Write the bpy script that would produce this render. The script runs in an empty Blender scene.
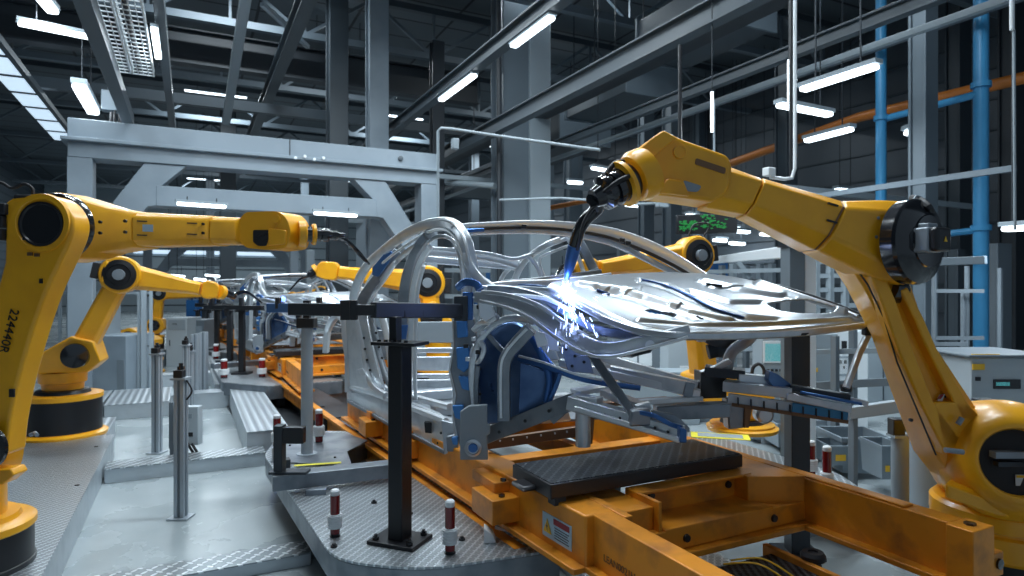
import bpy, math, random
from mathutils import Vector, Matrix
random.seed(7)
V = Vector
SC = bpy.context.scene
COL = SC.collection
H = 2.1; FPX = 640.0
YAW = math.atan2(322.0, 640.0)
FW = V((math.sin(YAW), math.cos(YAW), 0)); RT = V((math.cos(YAW), -math.sin(YAW), 0)); UP = V((0, 0, 1))
L = V((-0.055, 0.9985, 0)).normalized()       # direction of the conveyor line

def P(u, v, D):
    return V((0, 0, H)) + FW*D + RT*((u-512)/FPX*D) + UP*((288-v)/FPX*D)
def G(u, v, z=0.0):
    return P(u, v, (H-z)*FPX/(v-288.0))
def PIX(p):
    q = p - V((0, 0, H)); f = q.dot(FW)
    return 512+FPX*q.dot(RT)/f, 288-FPX*q.z/f

# ------------------------------------------------------------ materials
MT = {}
def mat(name, col, rough=0.5, metal=0.0, emit=None, estr=0.0, noise=None, bump=None, coat=0.0, alpha=None, trans=0.0):
    m = bpy.data.materials.new(name); m.use_nodes = True
    nt = m.node_tree; b = nt.nodes['Principled BSDF']
    b.inputs['Base Color'].default_value = (*col, 1)
    b.inputs['Roughness'].default_value = rough
    b.inputs['Metallic'].default_value = metal
    b.inputs['Coat Weight'].default_value = coat
    b.inputs['Coat Roughness'].default_value = 0.15
    if trans: b.inputs['Transmission Weight'].default_value = trans
    if emit:
        b.inputs['Emission Color'].default_value = (*emit, 1)
        b.inputs['Emission Strength'].default_value = estr
    tc = nt.nodes.new('ShaderNodeTexCoord')
    if noise:   # (scale, amount, colour2)
        sc_, lo, c2 = noise
        n = nt.nodes.new('ShaderNodeTexNoise'); n.inputs['Scale'].default_value = sc_; n.inputs['Detail'].default_value = 6
        nt.links.new(tc.outputs['Object'], n.inputs['Vector'])
        r = nt.nodes.new('ShaderNodeValToRGB')
        r.color_ramp.elements[0].position = lo; r.color_ramp.elements[0].color = (*c2, 1)
        r.color_ramp.elements[1].position = min(lo+0.22, 1); r.color_ramp.elements[1].color = (*col, 1)
        nt.links.new(n.outputs['Fac'], r.inputs['Fac']); nt.links.new(r.outputs['Color'], b.inputs['Base Color'])
        mr = nt.nodes.new('ShaderNodeMapRange'); mr.inputs[3].default_value = rough*1.25; mr.inputs[4].default_value = rough*0.75
        nt.links.new(n.outputs['Fac'], mr.inputs[0]); nt.links.new(mr.outputs[0], b.inputs['Roughness'])
    if bump:    # (scale, strength)
        n2 = nt.nodes.new('ShaderNodeTexNoise'); n2.inputs['Scale'].default_value = bump[0]
        nt.links.new(tc.outputs['Object'], n2.inputs['Vector'])
        bp = nt.nodes.new('ShaderNodeBump'); bp.inputs['Strength'].default_value = bump[1]; bp.inputs['Distance'].default_value = 0.01
        nt.links.new(n2.outputs['Fac'], bp.inputs['Height']); nt.links.new(bp.outputs[0], b.inputs['Normal'])
    MT[name] = m
    return m

def plate_mat(name, col, col2, scale, rough=0.35, metal=0.85, rot=45, stretch=2.6, e0=0.42, e1=0.30):
    """raised tread pattern, two crossed sets of lozenges"""
    m = mat(name, col, rough, metal); nt = m.node_tree; b = nt.nodes['Principled BSDF']
    tc = nt.nodes.new('ShaderNodeTexCoord'); outs = []
    for k, a in enumerate((rot, rot+90)):
        mp = nt.nodes.new('ShaderNodeMapping'); mp.inputs['Rotation'].default_value = (0, 0, math.radians(a))
        mp.inputs['Scale'].default_value = (scale, scale/ (1.0), 0.0)
        mp.inputs['Location'].default_value = (0.5*k, 0.0*k, 0)
        mp2 = nt.nodes.new('ShaderNodeVectorMath'); mp2.operation = 'FRACTION'
        nt.links.new(tc.outputs['Object'], mp.inputs[0]); nt.links.new(mp.outputs[0], mp2.inputs[0])
        s = nt.nodes.new('ShaderNodeVectorMath'); s.operation = 'SUBTRACT'; s.inputs[1].default_value = (0.5, 0.5, 0)
        nt.links.new(mp2.outputs[0], s.inputs[0])
        q = nt.nodes.new('ShaderNodeVectorMath'); q.operation = 'MULTIPLY'; q.inputs[1].default_value = (1.0, stretch, 0)
        nt.links.new(s.outputs[0], q.inputs[0])
        ln = nt.nodes.new('ShaderNodeVectorMath'); ln.operation = 'LENGTH'; nt.links.new(q.outputs[0], ln.inputs[0])
        mr = nt.nodes.new('ShaderNodeMapRange'); mr.inputs[1].default_value = e0; mr.inputs[2].default_value = e1
        nt.links.new(ln.outputs['Value'], mr.inputs[0]); outs.append(mr)
    mx = nt.nodes.new('ShaderNodeMath'); mx.operation = 'MAXIMUM'
    nt.links.new(outs[0].outputs[0], mx.inputs[0]); nt.links.new(outs[1].outputs[0], mx.inputs[1])
    bp = nt.nodes.new('ShaderNodeBump'); bp.inputs['Strength'].default_value = 0.9; bp.inputs['Distance'].default_value = 0.012
    nt.links.new(mx.outputs[0], bp.inputs['Height']); nt.links.new(bp.outputs[0], b.inputs['Normal'])
    mc = nt.nodes.new('ShaderNodeMix'); mc.data_type = 'RGBA'
    mc.inputs[6].default_value = (*col, 1); mc.inputs[7].default_value = (*col2, 1)
    nt.links.new(mx.outputs[0], mc.inputs[0]); nt.links.new(mc.outputs[2], b.inputs['Base Color'])
    return m

mat('robot_yellow', (0.92, 0.43, 0.010), 0.36, 0, coat=0.25, noise=(2.2, 0.30, (0.78, 0.33, 0.008)))
mat('carrier_yellow', (0.74, 0.27, 0.015), 0.42, 0.1, noise=(5, 0.30, (0.42, 0.15, 0.02)), bump=(30, 0.08))
mat('black_paint', (0.012, 0.013, 0.016), 0.35)
mat('black_gloss', (0.008, 0.009, 0.012), 0.12, coat=0.6)
mat('black_rubber', (0.015, 0.015, 0.018), 0.6)
mat('dark_steel', (0.05, 0.058, 0.068), 0.42, 0.6)
mat('motor_grey', (0.27, 0.31, 0.35), 0.40, 0.2)
mat('steel', (0.62, 0.66, 0.70), 0.32, 0.72, noise=(5, 0.30, (0.46, 0.51, 0.56)))
mat('hood_steel', (0.42, 0.46, 0.50), 0.30, 0.88)
mat('steel_bright', (0.72, 0.76, 0.80), 0.32, 0.75)
mat('steel_dull', (0.27, 0.30, 0.335), 0.40, 0.8, noise=(5, 0.35, (0.18, 0.21, 0.24)))
mat('steel_blue', (0.055, 0.15, 0.38), 0.32, 0.7)
mat('blue_panel', (0.11, 0.20, 0.38), 0.30, 0.7, noise=(3, 0.30, (0.05, 0.10, 0.22)))
mat('copper_brown', (0.20, 0.11, 0.06), 0.4, 0.6)
mat('galvanised', (0.50, 0.55, 0.59), 0.4, 0.6, noise=(6, 0.30, (0.44, 0.49, 0.53)))
mat('alu_profile', (0.38, 0.43, 0.48), 0.38, 0.3)
mat('grey_paint', (0.27, 0.32, 0.36), 0.5)
mat('mid_grey', (0.16, 0.195, 0.225), 0.5)
mat('light_grey', (0.28, 0.335, 0.375), 0.5)
mat('white_paint', (0.72, 0.77, 0.80), 0.45)
mat('gantry_grey', (0.22, 0.27, 0.315), 0.5, noise=(1.2, 0.30, (0.18, 0.225, 0.265)))
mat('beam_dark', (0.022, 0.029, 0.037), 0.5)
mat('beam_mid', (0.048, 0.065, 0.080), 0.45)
mat('column_grey', (0.125, 0.16, 0.19), 0.5)
mat('pipe_blue', (0.045, 0.27, 0.52), 0.4)
mat('bar_grey', (0.030, 0.036, 0.046), 0.45)
mat('gusset_blue', (0.07, 0.24, 0.58), 0.3, 0.5)
mat('pipe_orange', (0.48, 0.15, 0.02), 0.4)
mat('red_lens', (0.16, 0.004, 0.006), 0.18, coat=0.5)
mat('white_plastic', (0.70, 0.73, 0.75), 0.4)
mat('label_blue', (0.42, 0.56, 0.66), 0.5)
mat('label_red', (0.30, 0.02, 0.03), 0.5)
mat('label_yellow', (0.85, 0.50, 0.03), 0.5)
mat('label_dark', (0.02, 0.02, 0.03), 0.5)
mat('tape_yellow', (0.80, 0.72, 0.05), 0.5)
mat('crate_grey', (0.22, 0.27, 0.31), 0.5)
mat('cabinet_grey', (0.40, 0.46, 0.50), 0.5)
mat('blue_curtain', (0.02, 0.13, 0.36), 0.5)
mat('screen_teal', (0.02, 0.10, 0.12), 0.3, emit=(0.12, 0.55, 0.60), estr=0.55)
mat('led_green', (0.0, 0.05, 0.01), 0.4, emit=(0.02, 0.42, 0.07), estr=0.42)
mat('lamp_tube', (0.9, 0.95, 1.0), 0.4, emit=(0.80, 0.92, 1.0), estr=5.0)
mat('skylight_glow', (0.8, 0.9, 1.0), 0.4, emit=(0.60, 0.78, 0.95), estr=0.9)
mat('weld_core', (1, 1, 1), 0.4, emit=(0.60, 0.72, 1.0), estr=28.0)
mat('spark', (1, 1, 1), 0.4, emit=(0.40, 0.52, 1.0), estr=8.0)
mat('arc_blue', (0.3, 0.4, 1), 0.4, emit=(0.08, 0.16, 1.0), estr=5.0)
mat('wood_tan', (0.55, 0.34, 0.18), 0.5)
plate_mat('tread_plate', (0.36, 0.40, 0.43), (0.72, 0.77, 0.81), 20)
plate_mat('tread_coarse', (0.30, 0.34, 0.37), (0.82, 0.87, 0.90), 11, e0=0.36, e1=0.28, stretch=2.2)
plate_mat('tread_dark', (0.045, 0.052, 0.06), (0.12, 0.135, 0.15), 17, rough=0.4, metal=0.5)
plate_mat('mesh_dark', (0.018, 0.02, 0.024), (0.10, 0.115, 0.13), 24, rough=0.4, metal=0.5, rot=30, stretch=1.6)

# grooved plate (fine ridges)
def ridge_mat(name, c1, c2, scale, metal=0.7, rot=0.0):
    m = mat(name, c1, 0.4, metal); nt = m.node_tree; b = nt.nodes['Principled BSDF']
    tc = nt.nodes.new('ShaderNodeTexCoord'); w = nt.nodes.new('ShaderNodeTexWave'); w.inputs['Scale'].default_value = scale
    mp = nt.nodes.new('ShaderNodeMapping'); mp.inputs['Rotation'].default_value = (0, 0, rot)
    w.wave_type = 'BANDS'; w.bands_direction = 'X'
    nt.links.new(tc.outputs['Object'], mp.inputs[0]); nt.links.new(mp.outputs[0], w.inputs[0])
    mc = nt.nodes.new('ShaderNodeMix'); mc.data_type = 'RGBA'
    mc.inputs[6].default_value = (*c1, 1); mc.inputs[7].default_value = (*c2, 1)
    nt.links.new(w.outputs['Fac'], mc.inputs[0]); nt.links.new(mc.outputs[2], b.inputs['Base Color'])
    bp = nt.nodes.new('ShaderNodeBump'); bp.inputs['Strength'].default_value = 0.7; bp.inputs['Distance'].default_value = 0.012
    nt.links.new(w.outputs['Fac'], bp.inputs['Height']); nt.links.new(bp.outputs[0], b.inputs['Normal'])
    return m
ridge_mat('ridged_plate', (0.36, 0.40, 0.43), (0.56, 0.61, 0.65), 3.2)
ridge_mat('panel_wall', (0.045, 0.058, 0.072), (0.085, 0.105, 0.125), 0.9, metal=0.1)

def floor_material():
    m = mat('concrete_floor', (0.40, 0.46, 0.48), 0.22); nt = m.node_tree; b = nt.nodes['Principled BSDF']
    tc = nt.nodes.new('ShaderNodeTexCoord')
    n = nt.nodes.new('ShaderNodeTexNoise'); n.inputs['Scale'].default_value = 0.8; n.inputs['Detail'].default_value = 8
    n2 = nt.nodes.new('ShaderNodeTexNoise'); n2.inputs['Scale'].default_value = 34; n2.inputs['Detail'].default_value = 9
    r = nt.nodes.new('ShaderNodeValToRGB'); r.color_ramp.elements[0].position = 0.32; r.color_ramp.elements[0].color = (0.25, 0.295, 0.315, 1)
    r.color_ramp.elements[1].position = 0.62; r.color_ramp.elements[1].color = (0.37, 0.42, 0.44, 1)
    r2 = nt.nodes.new('ShaderNodeValToRGB'); r2.color_ramp.elements[0].position = 0.69; r2.color_ramp.elements[0].color = (0, 0, 0, 1)
    r2.color_ramp.elements[1].position = 0.78; r2.color_ramp.elements[1].color = (1, 1, 1, 1)
    for x in (n, n2): nt.links.new(tc.outputs['Object'], x.inputs['Vector'])
    nt.links.new(n.outputs['Fac'], r.inputs['Fac']); nt.links.new(n2.outputs['Fac'], r2.inputs['Fac'])
    mc = nt.nodes.new('ShaderNodeMix'); mc.data_type = 'RGBA'; mc.inputs[7].default_value = (0.68, 0.73, 0.75, 1)
    nt.links.new(r.outputs['Color'], mc.inputs[6]); nt.links.new(r2.outputs['Color'], mc.inputs[0])
    nt.links.new(mc.outputs[2], b.inputs['Base Color'])
    mr = nt.nodes.new('ShaderNodeMapRange'); mr.inputs[3].default_value = 0.16; mr.inputs[4].default_value = 0.38
    nt.links.new(n.outputs['Fac'], mr.inputs[0]); nt.links.new(mr.outputs[0], b.inputs['Roughness'])
floor_material()

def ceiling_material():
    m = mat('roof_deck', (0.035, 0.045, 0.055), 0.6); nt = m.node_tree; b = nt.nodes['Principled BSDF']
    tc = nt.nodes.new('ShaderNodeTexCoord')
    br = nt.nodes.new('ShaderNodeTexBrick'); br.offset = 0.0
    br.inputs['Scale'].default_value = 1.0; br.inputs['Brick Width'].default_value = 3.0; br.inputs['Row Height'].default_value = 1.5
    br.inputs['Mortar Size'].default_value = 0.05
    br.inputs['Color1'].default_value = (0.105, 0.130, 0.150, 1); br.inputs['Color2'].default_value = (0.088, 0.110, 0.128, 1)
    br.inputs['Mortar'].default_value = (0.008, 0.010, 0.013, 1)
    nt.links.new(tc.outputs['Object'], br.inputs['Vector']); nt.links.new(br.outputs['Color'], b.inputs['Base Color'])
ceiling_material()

# ------------------------------------------------------------ mesh builder
def catmull(pts, n=6):
    out = []; k = len(pts)
    for i in range(k-1):
        p0 = pts[max(i-1, 0)]; p1 = pts[i]; p2 = pts[i+1]; p3 = pts[min(i+2, k-1)]
        for j in range(n):
            t = j/n
            out.append(0.5*((2*p1)+(p2-p0)*t+(2*p0-5*p1+4*p2-p3)*t*t+(3*p1-p0-3*p2+p3)*t**3))
    out.append(pts[-1].copy())
    return out

class MB:
    def __init__(s): s.v = []; s.f = []
    def add(s, vs, fs):
        o = len(s.v); s.v += [V(x) for x in vs]; s.f += [[o+i for i in f] for f in fs]; return s
    def hexa(s, p):   # p: 4 bottom, 4 top
        return s.add(p, [(3, 2, 1, 0), (4, 5, 6, 7), (0, 1, 5, 4), (1, 2, 6, 5), (2, 3, 7, 6), (3, 0, 4, 7)])
    def box(s, x0, x1, y0, y1, z0, z1):
        return s.hexa([(x0, y0, z0), (x1, y0, z0), (x1, y1, z0), (x0, y1, z0), (x0, y0, z1), (x1, y0, z1), (x1, y1, z1), (x0, y1, z1)])
    def cbox(s, c, sx, sy, sz, ax=None):   # centred box with axes
        a, b, d = ax if ax else (V((1, 0, 0)), V((0, 1, 0)), UP)
        c = V(c); a = a*sx/2; b = b*sy/2; d = d*sz/2
        return s.hexa([c-a-b-d, c+a-b-d, c+a+b-d, c-a+b-d, c-a-b+d, c+a-b+d, c+a+b+d, c-a+b+d])
    def beam(s, a, b, w, h, ref=UP):       # h along ref, w across
        a = V(a); b = V(b); t = (b-a).normalized()
        n = (ref-t*ref.dot(t))
        if n.length < 1e-4: n = V((1, 0, 0))-t*t.x
        n.normalize(); q = t.cross(n); n = n*h/2; q = q*w/2
        return s.hexa([a-q-n, a+q-n, b+q-n, b-q-n, a-q+n, a+q+n, b+q+n, b-q+n])
    def ibeam(s, a, b, w, h, tk=0.03, ref=UP):
        a = V(a); b = V(b); t = (b-a).normalized(); n = (ref-t*ref.dot(t)).normalized()
        s.beam(a+n*(h/2-tk/2), b+n*(h/2-tk/2), w, tk, ref); s.beam(a-n*(h/2-tk/2), b-n*(h/2-tk/2), w, tk, ref)
        return s.beam(a, b, tk, h-2*tk, ref)
    def prism(s, poly, off):
        off = V(off); n = len(poly); p = [V(x) for x in poly]
        return s.add(p+[x+off for x in p], [list(range(n))[::-1], list(range(n, 2*n))]+[(i, (i+1) % n, n+(i+1) % n, n+i) for i in range(n)])
    def loft(s, rings, cap=True, closed=False):
        n = len(rings[0]); vs = [x for r in rings for x in r]; fs = []
        m = len(rings)
        for i in range(m if closed else m-1):
            j = (i+1) % m
            for k in range(n): fs.append((i*n+k, i*n+(k+1) % n, j*n+(k+1) % n, j*n+k))
        if cap and not closed: fs += [list(range(n))[::-1], list(range((m-1)*n, m*n))]
        return s.add(vs, fs)
    def sweep(s, pts, w, h, ref=None, n=10, sq=0.6, smooth=0, ws=None):
        """rounded profile along a path; h along ref, w across; ws = per point scale list"""
        pts = [V(p) for p in pts]
        if smooth:
            if ws:
                q = catmull([V((x, 0, 0)) for x in ws], smooth); ws = [x.x for x in q]
            pts = catmull(pts, smooth)
        ref = ref or -FW; rings = []
        for i, p in enumerate(pts):
            t = (pts[min(i+1, len(pts)-1)]-pts[max(i-1, 0)])
            if t.length < 1e-6: t = V((0, 0, 1))
            t.normalize(); nn = ref-t*ref.dot(t)
            if nn.length < 1e-3: nn = V((0.3, 0.1, 1))-t*t.z
            nn.normalize(); q = t.cross(nn); k = ws[i] if ws else 1.0
            r = []
            for j in range(n):
                a = 2*math.pi*(j+0.5)/n; ca = math.cos(a); sa = math.sin(a)
                r.append(p+q*(w/2*k*math.copysign(abs(ca)**sq, ca))+nn*(h/2*math.copysign(abs(sa)**sq, sa)))
            rings.append(r)
        return s.loft(rings)
    def tube(s, pts, r, n=10, smooth=0):
        pts = [V(p) for p in pts]; rr = r if isinstance(r, (list, tuple)) else [r]*len(pts)
        if smooth:
            rr = [x.x for x in catmull([V((x, 0, 0)) for x in rr], smooth)]; pts = catmull(pts, smooth)
        rings = []; t0 = (pts[1]-pts[0]).normalized(); nn = V((0, 0, 1)) if abs(t0.z) < 0.9 else V((1, 0, 0))
        for i, p in enumerate(pts):
            t = (pts[min(i+1, len(pts)-1)]-pts[max(i-1, 0)])
            if t.length < 1e-7: t = t0.copy()
            t.normalize()
            nn = (nn-t*nn.dot(t)).normalized(); q = t.cross(nn)
            rings.append([p+(nn*math.cos(2*math.pi*j/n)+q*math.sin(2*math.pi*j/n))*rr[i] for j in range(n)])
        return s.loft(rings)
    def lathe(s, c, axis, prof, n=32, start=None):
        """prof: (radius, height along the axis)"""
        c = V(c); a = V(axis).normalized(); x = V((0, 0, 1)) if abs(a.z) < 0.9 else V((1, 0, 0))
        x = (x-a*x.dot(a)).normalized(); y = a.cross(x); rings = []
        for r, h in prof: rings.append([c+a*h+(x*math.cos(2*math.pi*j/n)+y*math.sin(2*math.pi*j/n))*max(r, 1e-4) for j in range(n)])
        return s.loft(rings)
    def sph(s, c, r, n=12):
        return s.lathe(V(c)-UP*r, UP, [(r*math.sin(math.pi*i/n), r-r*math.cos(math.pi*i/n)) for i in range(n+1)], n=2*n)
    def build(s, name, m, parent=None, loc=None, bevel=0.0, seg=2, sharp=35, smooth=True, solid=0.0, subsurf=0, props=None):
        me = bpy.data.meshes.new(name); o = bpy.data.objects.new(name, me); COL.objects.link(o)
        off = V((0, 0, 0))
        if parent is not None:
            o.parent = parent; r = parent
            while r is not None: off = off+r.location; r = r.parent
        elif loc is not None:
            o.location = loc; off = V(loc)
        elif s.v:
            xs = [v.x for v in s.v]; ys = [v.y for v in s.v]; zs = [v.z for v in s.v]
            off = V(((min(xs)+max(xs))/2, (min(ys)+max(ys))/2, min(zs))); o.location = off
        me.from_pydata([v-off for v in s.v], [], s.f)
        import bmesh
        bm = bmesh.new(); bm.from_mesh(me); bmesh.ops.recalc_face_normals(bm, faces=bm.faces); bm.to_mesh(me); bm.free()
        me.materials.append(MT[m] if isinstance(m, str) else m)
        if smooth:
            for p in me.polygons: p.use_smooth = True
            me.set_sharp_from_angle(angle=math.radians(sharp))
        if solid:
            md = o.modifiers.new('s', 'SOLIDIFY'); md.thickness = solid; md.offset = 0
        if bevel:
            md = o.modifiers.new('b', 'BEVEL'); md.width = bevel; md.segments = seg; md.limit_method = 'ANGLE'; md.angle_limit = math.radians(30)
            md.harden_normals = False
        if subsurf:
            md = o.modifiers.new('ss', 'SUBSURF'); md.levels = subsurf; md.render_levels = subsurf
        if props:
            for k, v in props.items(): o[k] = v
        return o

def tag(o, label, cat, group=None, kind=None):
    o['label'] = label; o['category'] = cat
    if group: o['group'] = group
    if kind: o['kind'] = kind
    return o
def thing(name, loc, label, cat, group=None):
    o = bpy.data.objects.new(name, None); COL.objects.link(o); o.location = loc; o.empty_display_size = 0.2
    return tag(o, label, cat, group)
def struct(name, mb, m, **k):
    o = mb.build(name, m, **k); o['kind'] = 'structure'; return o
def dup(o, loc=None, label=None, parent=None, rotz=None, scale=None):
    kids = list(o.children)
    c = o.copy(); COL.objects.link(c)
    if parent is not None: c.parent = parent
    if loc is not None: c.location = loc
    if rotz is not None: c.rotation_euler = (0, 0, rotz)
    if scale is not None: c.scale = scale
    if label: c['label'] = label
    for ch in kids: dup(ch, parent=c)
    return c
def text(name, body, origin, xdir, ydir, size, m, parent, depth=0.002):
    cu = bpy.data.curves.new(name, 'FONT'); cu.body = body; cu.size = size; cu.extrude = depth
    cu.align_x = 'LEFT'
    t = bpy.data.objects.new(name, cu); dg = bpy.context.evaluated_depsgraph_get()
    COL.objects.link(t); dg.update(); me = bpy.data.meshes.new_from_object(t.evaluated_get(dg))
    COL.objects.unlink(t); bpy.data.objects.remove(t)
    x = V(xdir).normalized(); y = V(ydir); y = (y-x*y.dot(x)).normalized(); z = x.cross(y)
    M = Matrix.Translation(origin) @ Matrix((x, y, z)).transposed().to_4x4()
    off = V((0, 0, 0)); r = parent
    while r is not None: off = off+r.location; r = r.parent
    me.transform(Matrix.Translation(-off) @ M)
    me.materials.clear(); me.materials.append(MT[m])
    o = bpy.data.objects.new(name, me); COL.objects.link(o); o.parent = parent
    return o
# ------------------------------------------------------------ camera, world, hall shell
cam = bpy.data.cameras.new('camera'); co = bpy.data.objects.new('camera', cam); COL.objects.link(co)
cam.sensor_width = 36; cam.lens = 36*FPX/1024; cam.clip_end = 400; cam.clip_start = 0.05
co.location = (0, 0, H); co.rotation_euler = (math.radians(90), 0, -YAW)
cam.dof.use_dof = True; cam.dof.focus_distance = 4.4; cam.dof.aperture_fstop = 2.2
SC.camera = co
SC.view_settings.view_transform = 'Standard'; SC.view_settings.look = 'None'
SC.view_settings.exposure = 0.0; SC.view_settings.gamma = 1.0; SC.view_settings.use_curve_mapping = False
w = bpy.data.worlds.new('hall_daylight'); SC.world = w; w.use_nodes = True
w.node_tree.nodes['Background'].inputs[0].default_value = (0.55, 0.72, 0.90, 1)
w.node_tree.nodes['Background'].inputs[1].default_value = 0.33

XL, XR, Y0, Y1, ZC = -11.0, 21.0, -6.0, 66.0, 11.2
struct('floor', MB().box(XL, XR, Y0, Y1, -0.2, 0), 'concrete_floor')
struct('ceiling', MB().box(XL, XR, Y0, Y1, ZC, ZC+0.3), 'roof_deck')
struct('wall_left', MB().box(XL-0.3, XL, Y0, Y1, 0, ZC), 'panel_wall')
struct('wall_right', MB().box(XR, XR+0.3, Y0, Y1, 0, ZC), 'panel_wall')
mat('far_wall', (0.36, 0.44, 0.49), 0.6)  # colour lightened to stand in for haze down the hall
struct('wall_back', MB().box(XL, XR, Y1, Y1+0.3, 0, ZC), 'far_wall')
# louvred cladding and posts on the side walls
k = 0
mb = MB()
for z in [1.2+0.55*i for i in range(18)]: mb.box(XL, XL+0.06, 6, Y1, z, z+0.05)
struct('trim_1', mb, 'beam_mid')
mb = MB()
for z in [0.4+0.9*i for i in range(12)]: mb.box(XR-0.08, XR, 3, Y1, z, z+0.05)
struct('trim_2', mb, 'beam_mid')
mb = MB()
for z in [0.5+1.1*i for i in range(9)]: mb.box(XL, XR, Y1-0.1, Y1, z, z+0.08)
struct('trim_3', mb, 'beam_mid')

# daylight strips and blue panels at the far end
for i, (x0, x1, z0, z1) in enumerate([(-4.5, -1.5, 5.2, 6.0), (-0.5, 3.0, 5.2, 6.0), (4, 8, 5.2, 6.0)]):
    struct('window_%d' % (i+1), MB().box(x0, x1, Y1-0.2, Y1-0.11, z0, z1), 'skylight_glow')

# ---- columns
def column(x, y, w, d, h, label, m='column_grey', z0=0.0, group=None, pier=None):
    r = thing('steel_column', (x, y, z0), label, 'column', group)
    b = MB()
    b.box(x-w/2, x+w/2, y-d/2, y-d/2+0.05, z0, h); b.box(x-w/2, x+w/2, y+d/2-0.05, y+d/2, z0, h)
    b.box(x-w*0.38, x+w*0.38, y-d/2+0.05, y+d/2-0.05, z0, h)
    b.build('shaft', m, r, bevel=0.012)
    MB().box(x-w/2-0.08, x+w/2+0.08, y-d/2-0.08, y+d/2+0.08, z0, z0+0.04).build('base_plate', 'dark_steel', r)
    if pier: pier(r, x, y)
    return r
def ux(u, Y):   # x of the vertical through pixel column u at distance Y
    t = (u-512)/FPX; a = FW+RT*t
    return a.x/a.y*Y
def pier(r, x, y):
    MB().box(x+0.30, x+0.92, y-0.5, y-0.2, 0, 10.9).build('pier_face', 'light_grey', r, bevel=0.01)
    MB().tube([(x-0.62, y-0.5, 0), (x-0.62, y-0.5, 10.9)], 0.07).build('downpipe', 'beam_dark', r)
column(ux(512, 15.5), 15.5, 0.9, 0.8, 10.9, 'wide pale grey steel column rising behind the car roof frame', 'column_grey', pier=pier)
column(ux(923, 6.6), 6.6, 0.36, 0.3, 10.9, 'grey steel column right behind the big robot elbow', 'column_grey')
column(ux(337, 18.5), 18.5, 0.52, 0.6, 10.9, 'dark grey column standing behind the gantry beam', 'beam_mid')
column(ux(377, 17.2), 17.2, 0.52, 0.5, 10.9, 'lighter grey column right of the dark column behind the gantry', 'gantry_grey')
column(ux(437, 17), 17, 0.35, 0.3, 9.0, 'thin dark column at the right end of the gantry', 'beam_dark')
column(ux(786, 12), 12, 0.42, 0.4, 8.2, 'grey column behind the forearm of the big robot', 'beam_mid')
column(ux(646, 20), 20, 0.5, 0.4, 10.9, 'slim column behind the big robot wrist', 'column_grey')
column(ux(700, 22), 22, 0.5, 0.4, 10.9, 'slim column just right of the big robot wrist', 'column_grey')
column(ux(573, 24), 24, 0.7, 0.5, 10.9, 'far column above the windscreen frame', 'beam_mid')
column(ux(228, 34), 34, 0.7, 0.5, 10.9, 'far column seen above the left part of the gantry', 'beam_mid')
column(ux(1012, 8.5), 8.5, 0.5, 0.4, 10.9, 'dark column at the right edge of the picture', 'beam_dark')
column(ux(958, 10.2), 10.2, 0.55, 0.4, 10.9, 'dark column behind the blue vertical pipe', 'beam_mid')
column(ux(955, 8.2), 8.2, 0.3, 0.28, 2.95, 'low dark fence column under the blue pipe', 'beam_mid')
column(ux(997, 7.6), 7.6, 0.55, 0.3, 3.05, 'low broad grey column behind the grey control cabinet', 'mid_grey')
for i, (x, y) in enumerate([(-7.6, 14), (-7.6, 22), (-7.6, 30), (15.5, 18), (15.5, 27), (15.5, 36), (1.2, 47), (7.4, 36), (7.4, 48)]):
    column(x, y, 0.5, 0.5, 10.9, 'grey hall column, one of the row receding into the background', 'column_grey', group='hall columns receding into the background')

# ---- gantries
def gantry(Y, x0, x1, zt, label, grp=None):
    r = thing('portal_gantry', ((x0+x1)/2, Y, 0), label, 'gantry', grp)
    g = 'gantry_grey'; lw = 0.42
    MB().box(x0-0.2, x1+0.25, Y-0.3, Y+0.3, zt-0.38, zt).build('top_beam', g, r, bevel=0.015)
    MB().box(x0-0.3, x1+0.3, Y-0.42, Y+0.42, zt-0.45, zt-0.38).build('beam_flange', g, r, bevel=0.01)
    MB().box(x0-0.2, x1+0.2, Y-0.28, Y+0.28, zt-0.75, zt-0.45).build('upper_chord', g, r, bevel=0.01)
    for x in (x0, x1):
        MB().box(x-lw/2, x+lw/2, Y-0.27, Y+0.27, 0, zt-0.75).build('leg', g, r, bevel=0.015)
        MB().box(x-0.4, x+0.4, Y-0.4, Y+0.4, 0, 0.05).build('foot_plate', 'mid_grey', r)
    MB().box(x0+1.30, x1-1.30, Y-0.25, Y+0.25, zt-1.62, zt-1.20).build('lower_chord', g, r, bevel=0.015)
    for s, x in ((1, x0), (-1, x1)):
        p = [(x+s*0.18, Y-0.235, zt-2.95), (x+s*0.18, Y-0.235, zt-2.15), (x+s*1.09, Y-0.235, zt-0.76), (x+s*1.85, Y-0.235, zt-0.76), (x+s*1.38, Y-0.235, zt-1.22), (x+s*1.38, Y-0.235, zt-1.60), (x+s*1.15, Y-0.235, zt-1.64)]
        MB().prism(p, (0, 0.47, 0)).build('knee_brace', g, r, bevel=0.012)
    for i in range(4): MB().lathe((x0+4.0+0.2*i, Y-0.42, zt-0.43+0.05*(i % 2)), (0, -1, 0), [(0.035, 0), (0.035, 0.04), (0, 0.05)], n=8).build('bolt', 'white_paint', r)
    MB().box((x0+x1)/2+0.3, (x0+x1)/2+0.325, Y-0.305, Y-0.29, zt-0.38, zt).build('seam', 'beam_dark', r)
    MB().lathe((x1-0.75, Y-0.3, zt-0.2), (0, -1, 0), [(0.06, 0), (0.06, 0.05), (0, 0.06)], n=10).build('eye_bolt', 'beam_mid', r)
    return r
gantry(15.2, -1.92, 5.25, 5.4, 'large pale grey steel portal gantry across the line behind the left robot')
gantry(39.0, -2.0, 6.0, 4.9, 'pale grey portal gantry far down the line, seen above the second car')

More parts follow.
